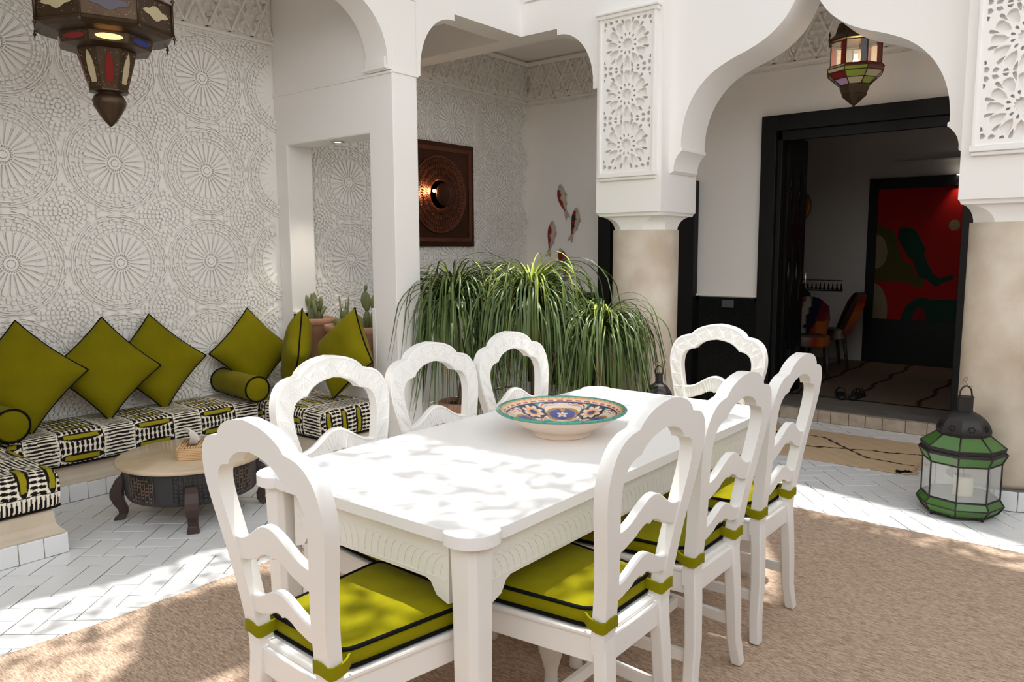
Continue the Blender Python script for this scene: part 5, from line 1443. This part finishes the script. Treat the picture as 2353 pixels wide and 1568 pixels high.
def sandal(loc, rz, label):
    t = thing('sandal', label, 'sandal', loc, rz, 'pair of black sandals on the threshold')
    o = [(-.13, 0), (-.125, -.028), (-.09, -.036), (-.02, -.030), (.05, -.040), (.10, -.042), (.132, -.025), (.138, .005), (.12, .034), (.06, .042), (-.02, .030), (-.09, .034), (-.125, .026)]
    g = G(); g.prism(chaikin(o, 2, True), 0, .028); g.build('sole', RUBBER, t, bevel=.004)
    for x, h in ((.055, .062), (-.02, .070)):
        g = G(); P = [(x, .042*math.cos(a*PI/10), .02+h*math.sin(a*PI/10)) for a in range(11)]
        g.loft([[(p[0]-.02, p[1], p[2]), (p[0]+.02, p[1], p[2]), (p[0]+.02, p[1]*.92, p[2]-.004), (p[0]-.02, p[1]*.92, p[2]-.004)] for p in P], True, True, False); g.build('strap', RUBBER, t)
sandal((-2.03, 7.27, .109), math.radians(112), 'black strap sandal on the threshold, the left of the pair')
sandal((-1.90, 7.31, .109), math.radians(84), 'black strap sandal on the threshold, the right of the pair')

# ------------------------------------------------------------------ what shades the courtyard (overhead, above the frame)
t = thing('added_shade_strips', 'unseen white cloth strips added above the frame to shade the courtyard', 'added shade', (-1.2, 2.2, 5.0))
def sheet(poly, dz=0, m=None):  # one added strip, outlined after the shade it must cast below
    g = G(); g.prism([(x+1.2-SUNDIR.x*0, y-2.2) for x, y in poly], dz, dz+.003); g.build('added_cloth_strip', m or ADDEDCLOTH, t)
def sh(poly, zr=.4): return [(x-.035*(5.0-zr), y+.05*(5.0-zr)) for x, y in poly]
sheet(sh([(-3.0, 2.16), (-2.35, 2.02), (-1.95, 1.965), (-1.6, 1.97), (-1.3, 2.06), (-.85, 2.25), (-.7, 2.70), (-1.2, 2.68), (-2.2, 2.74), (-3.0, 2.85)], .76))
sheet(sh([(-.98, -2.4), (2.25, -2.4), (2.25, 3.85), (.2, 3.98), (-.6, 4.08), (-1.1, 4.15), (-1.7, 4.24), (-1.5, 3.9), (-1.2, 3.4), (-1.02, 2.9), (-.90, 2.3), (-.93, 1.4)], .0), .03, ADDEDCLOTHTHIN)
sheet(sh([(-2.45, .2), (-2.4, 1.0), (-2.3, 1.6), (-2.95, 2.0), (-3.05, 1.40), (-2.65, 1.15)], 0), .06)
sheet(sh([(-3.2, -2.4), (-1.0, -2.4), (-1.0, .3), (-2.0, .55), (-3.2, .2)], 0), .15)
sheet(sh([(-3.9, 5.02), (-2.6, 4.9), (-1.53, 4.73), (-.87, 4.60), (-.34, 4.41), (.5, 4.22), (2.2, 3.9), (2.2, 4.98), (-3.9, 5.06)], 0), .09, ADDEDCLOTHTHIN)
sheet(sh([(-3.87, -2.3), (-3.25, -2.3), (-3.42, .6), (-3.52, 1.1), (-3.40, 1.5), (-3.44, 1.9), (-3.34, 2.2), (-3.3, 3.0), (-3.62, 3.9), (-3.7, 4.5), (-3.87, 4.9)], 0), .12, ADDEDCLOTHTHIN)
for x in (-3.4, -2.3, -1.2, -.1, 1.0):
    g = G(); g.tube([(x+1.2, YB0-2.2, .12), (x+1.2, -2.5-2.2, .12)], .006, 6); g.build('added_support_wire', IRON, t)
t = thing('olive_branches', 'leafy branches spreading over the courtyard above the frame', 'tree', (-1.6, 2.0, 4.25))
g = G(); R = random.Random(12)
def leafq(x, y, z, L_, w):
    a = R.uniform(0, 2*PI); tz = R.uniform(-.35, .35); c, s = math.cos(a), math.sin(a)
    P = [(-L_, 0), (-L_*.3, w), (L_*.4, w*.8), (L_, 0), (L_*.4, -w*.8), (-L_*.3, -w)]
    g.add([(x+1.6+c*u-s*v, y-2.0+s*u+c*v, z-4.25+tz*u) for u, v in P], [tuple(range(6))])
def cluster(x0, x1, y0, y1, n, zr, Lr=(.03, .07)):
    for _ in range(n):
        z = R.uniform(3.75, 4.3); x, y = R.uniform(x0, x1), R.uniform(y0, y1)
        leafq(x-.035*(z-zr), y+.05*(z-zr), z, R.uniform(*Lr), R.uniform(.012, .024))
cluster(-2.3, -1.1, .95, 2.0, 300, .76, (.04, .085))
cluster(-2.3, -1.2, 2.72, 3.05, 90, .76)
cluster(-3.7, -2.95, .6, 2.3, 250, 0)
cluster(-3.3, -2.45, .4, 1.4, 50, 0)
cluster(-3.4, -2.6, 2.0, 4.0, 800, 0)
cluster(-1.6, .6, 4.08, 4.30, 420, 0, (.02, .05))
cluster(-1.4, -.85, 1.2, 3.2, 160, .9)
cluster(-2.75, -2.1, 1.3, 3.1, 130, .9)
g.build('leaves', VINELEAF, t, fixn=False)['kind'] = 'stuff'
for k in range(14):
    g = G(); x, y = R.uniform(-3.4, -1), R.uniform(.6, 3.6); a = R.uniform(0, 2*PI)
    g.tube([(x+1.6, y-2, -.1), (x+1.6+.5*math.cos(a), y-2+.5*math.sin(a), .0), (x+1.6+.95*math.cos(a+.3), y-2+.95*math.sin(a+.3), -.05)], [.014, .009, .004], 6)
    g.build('twig', TRUNK, t)
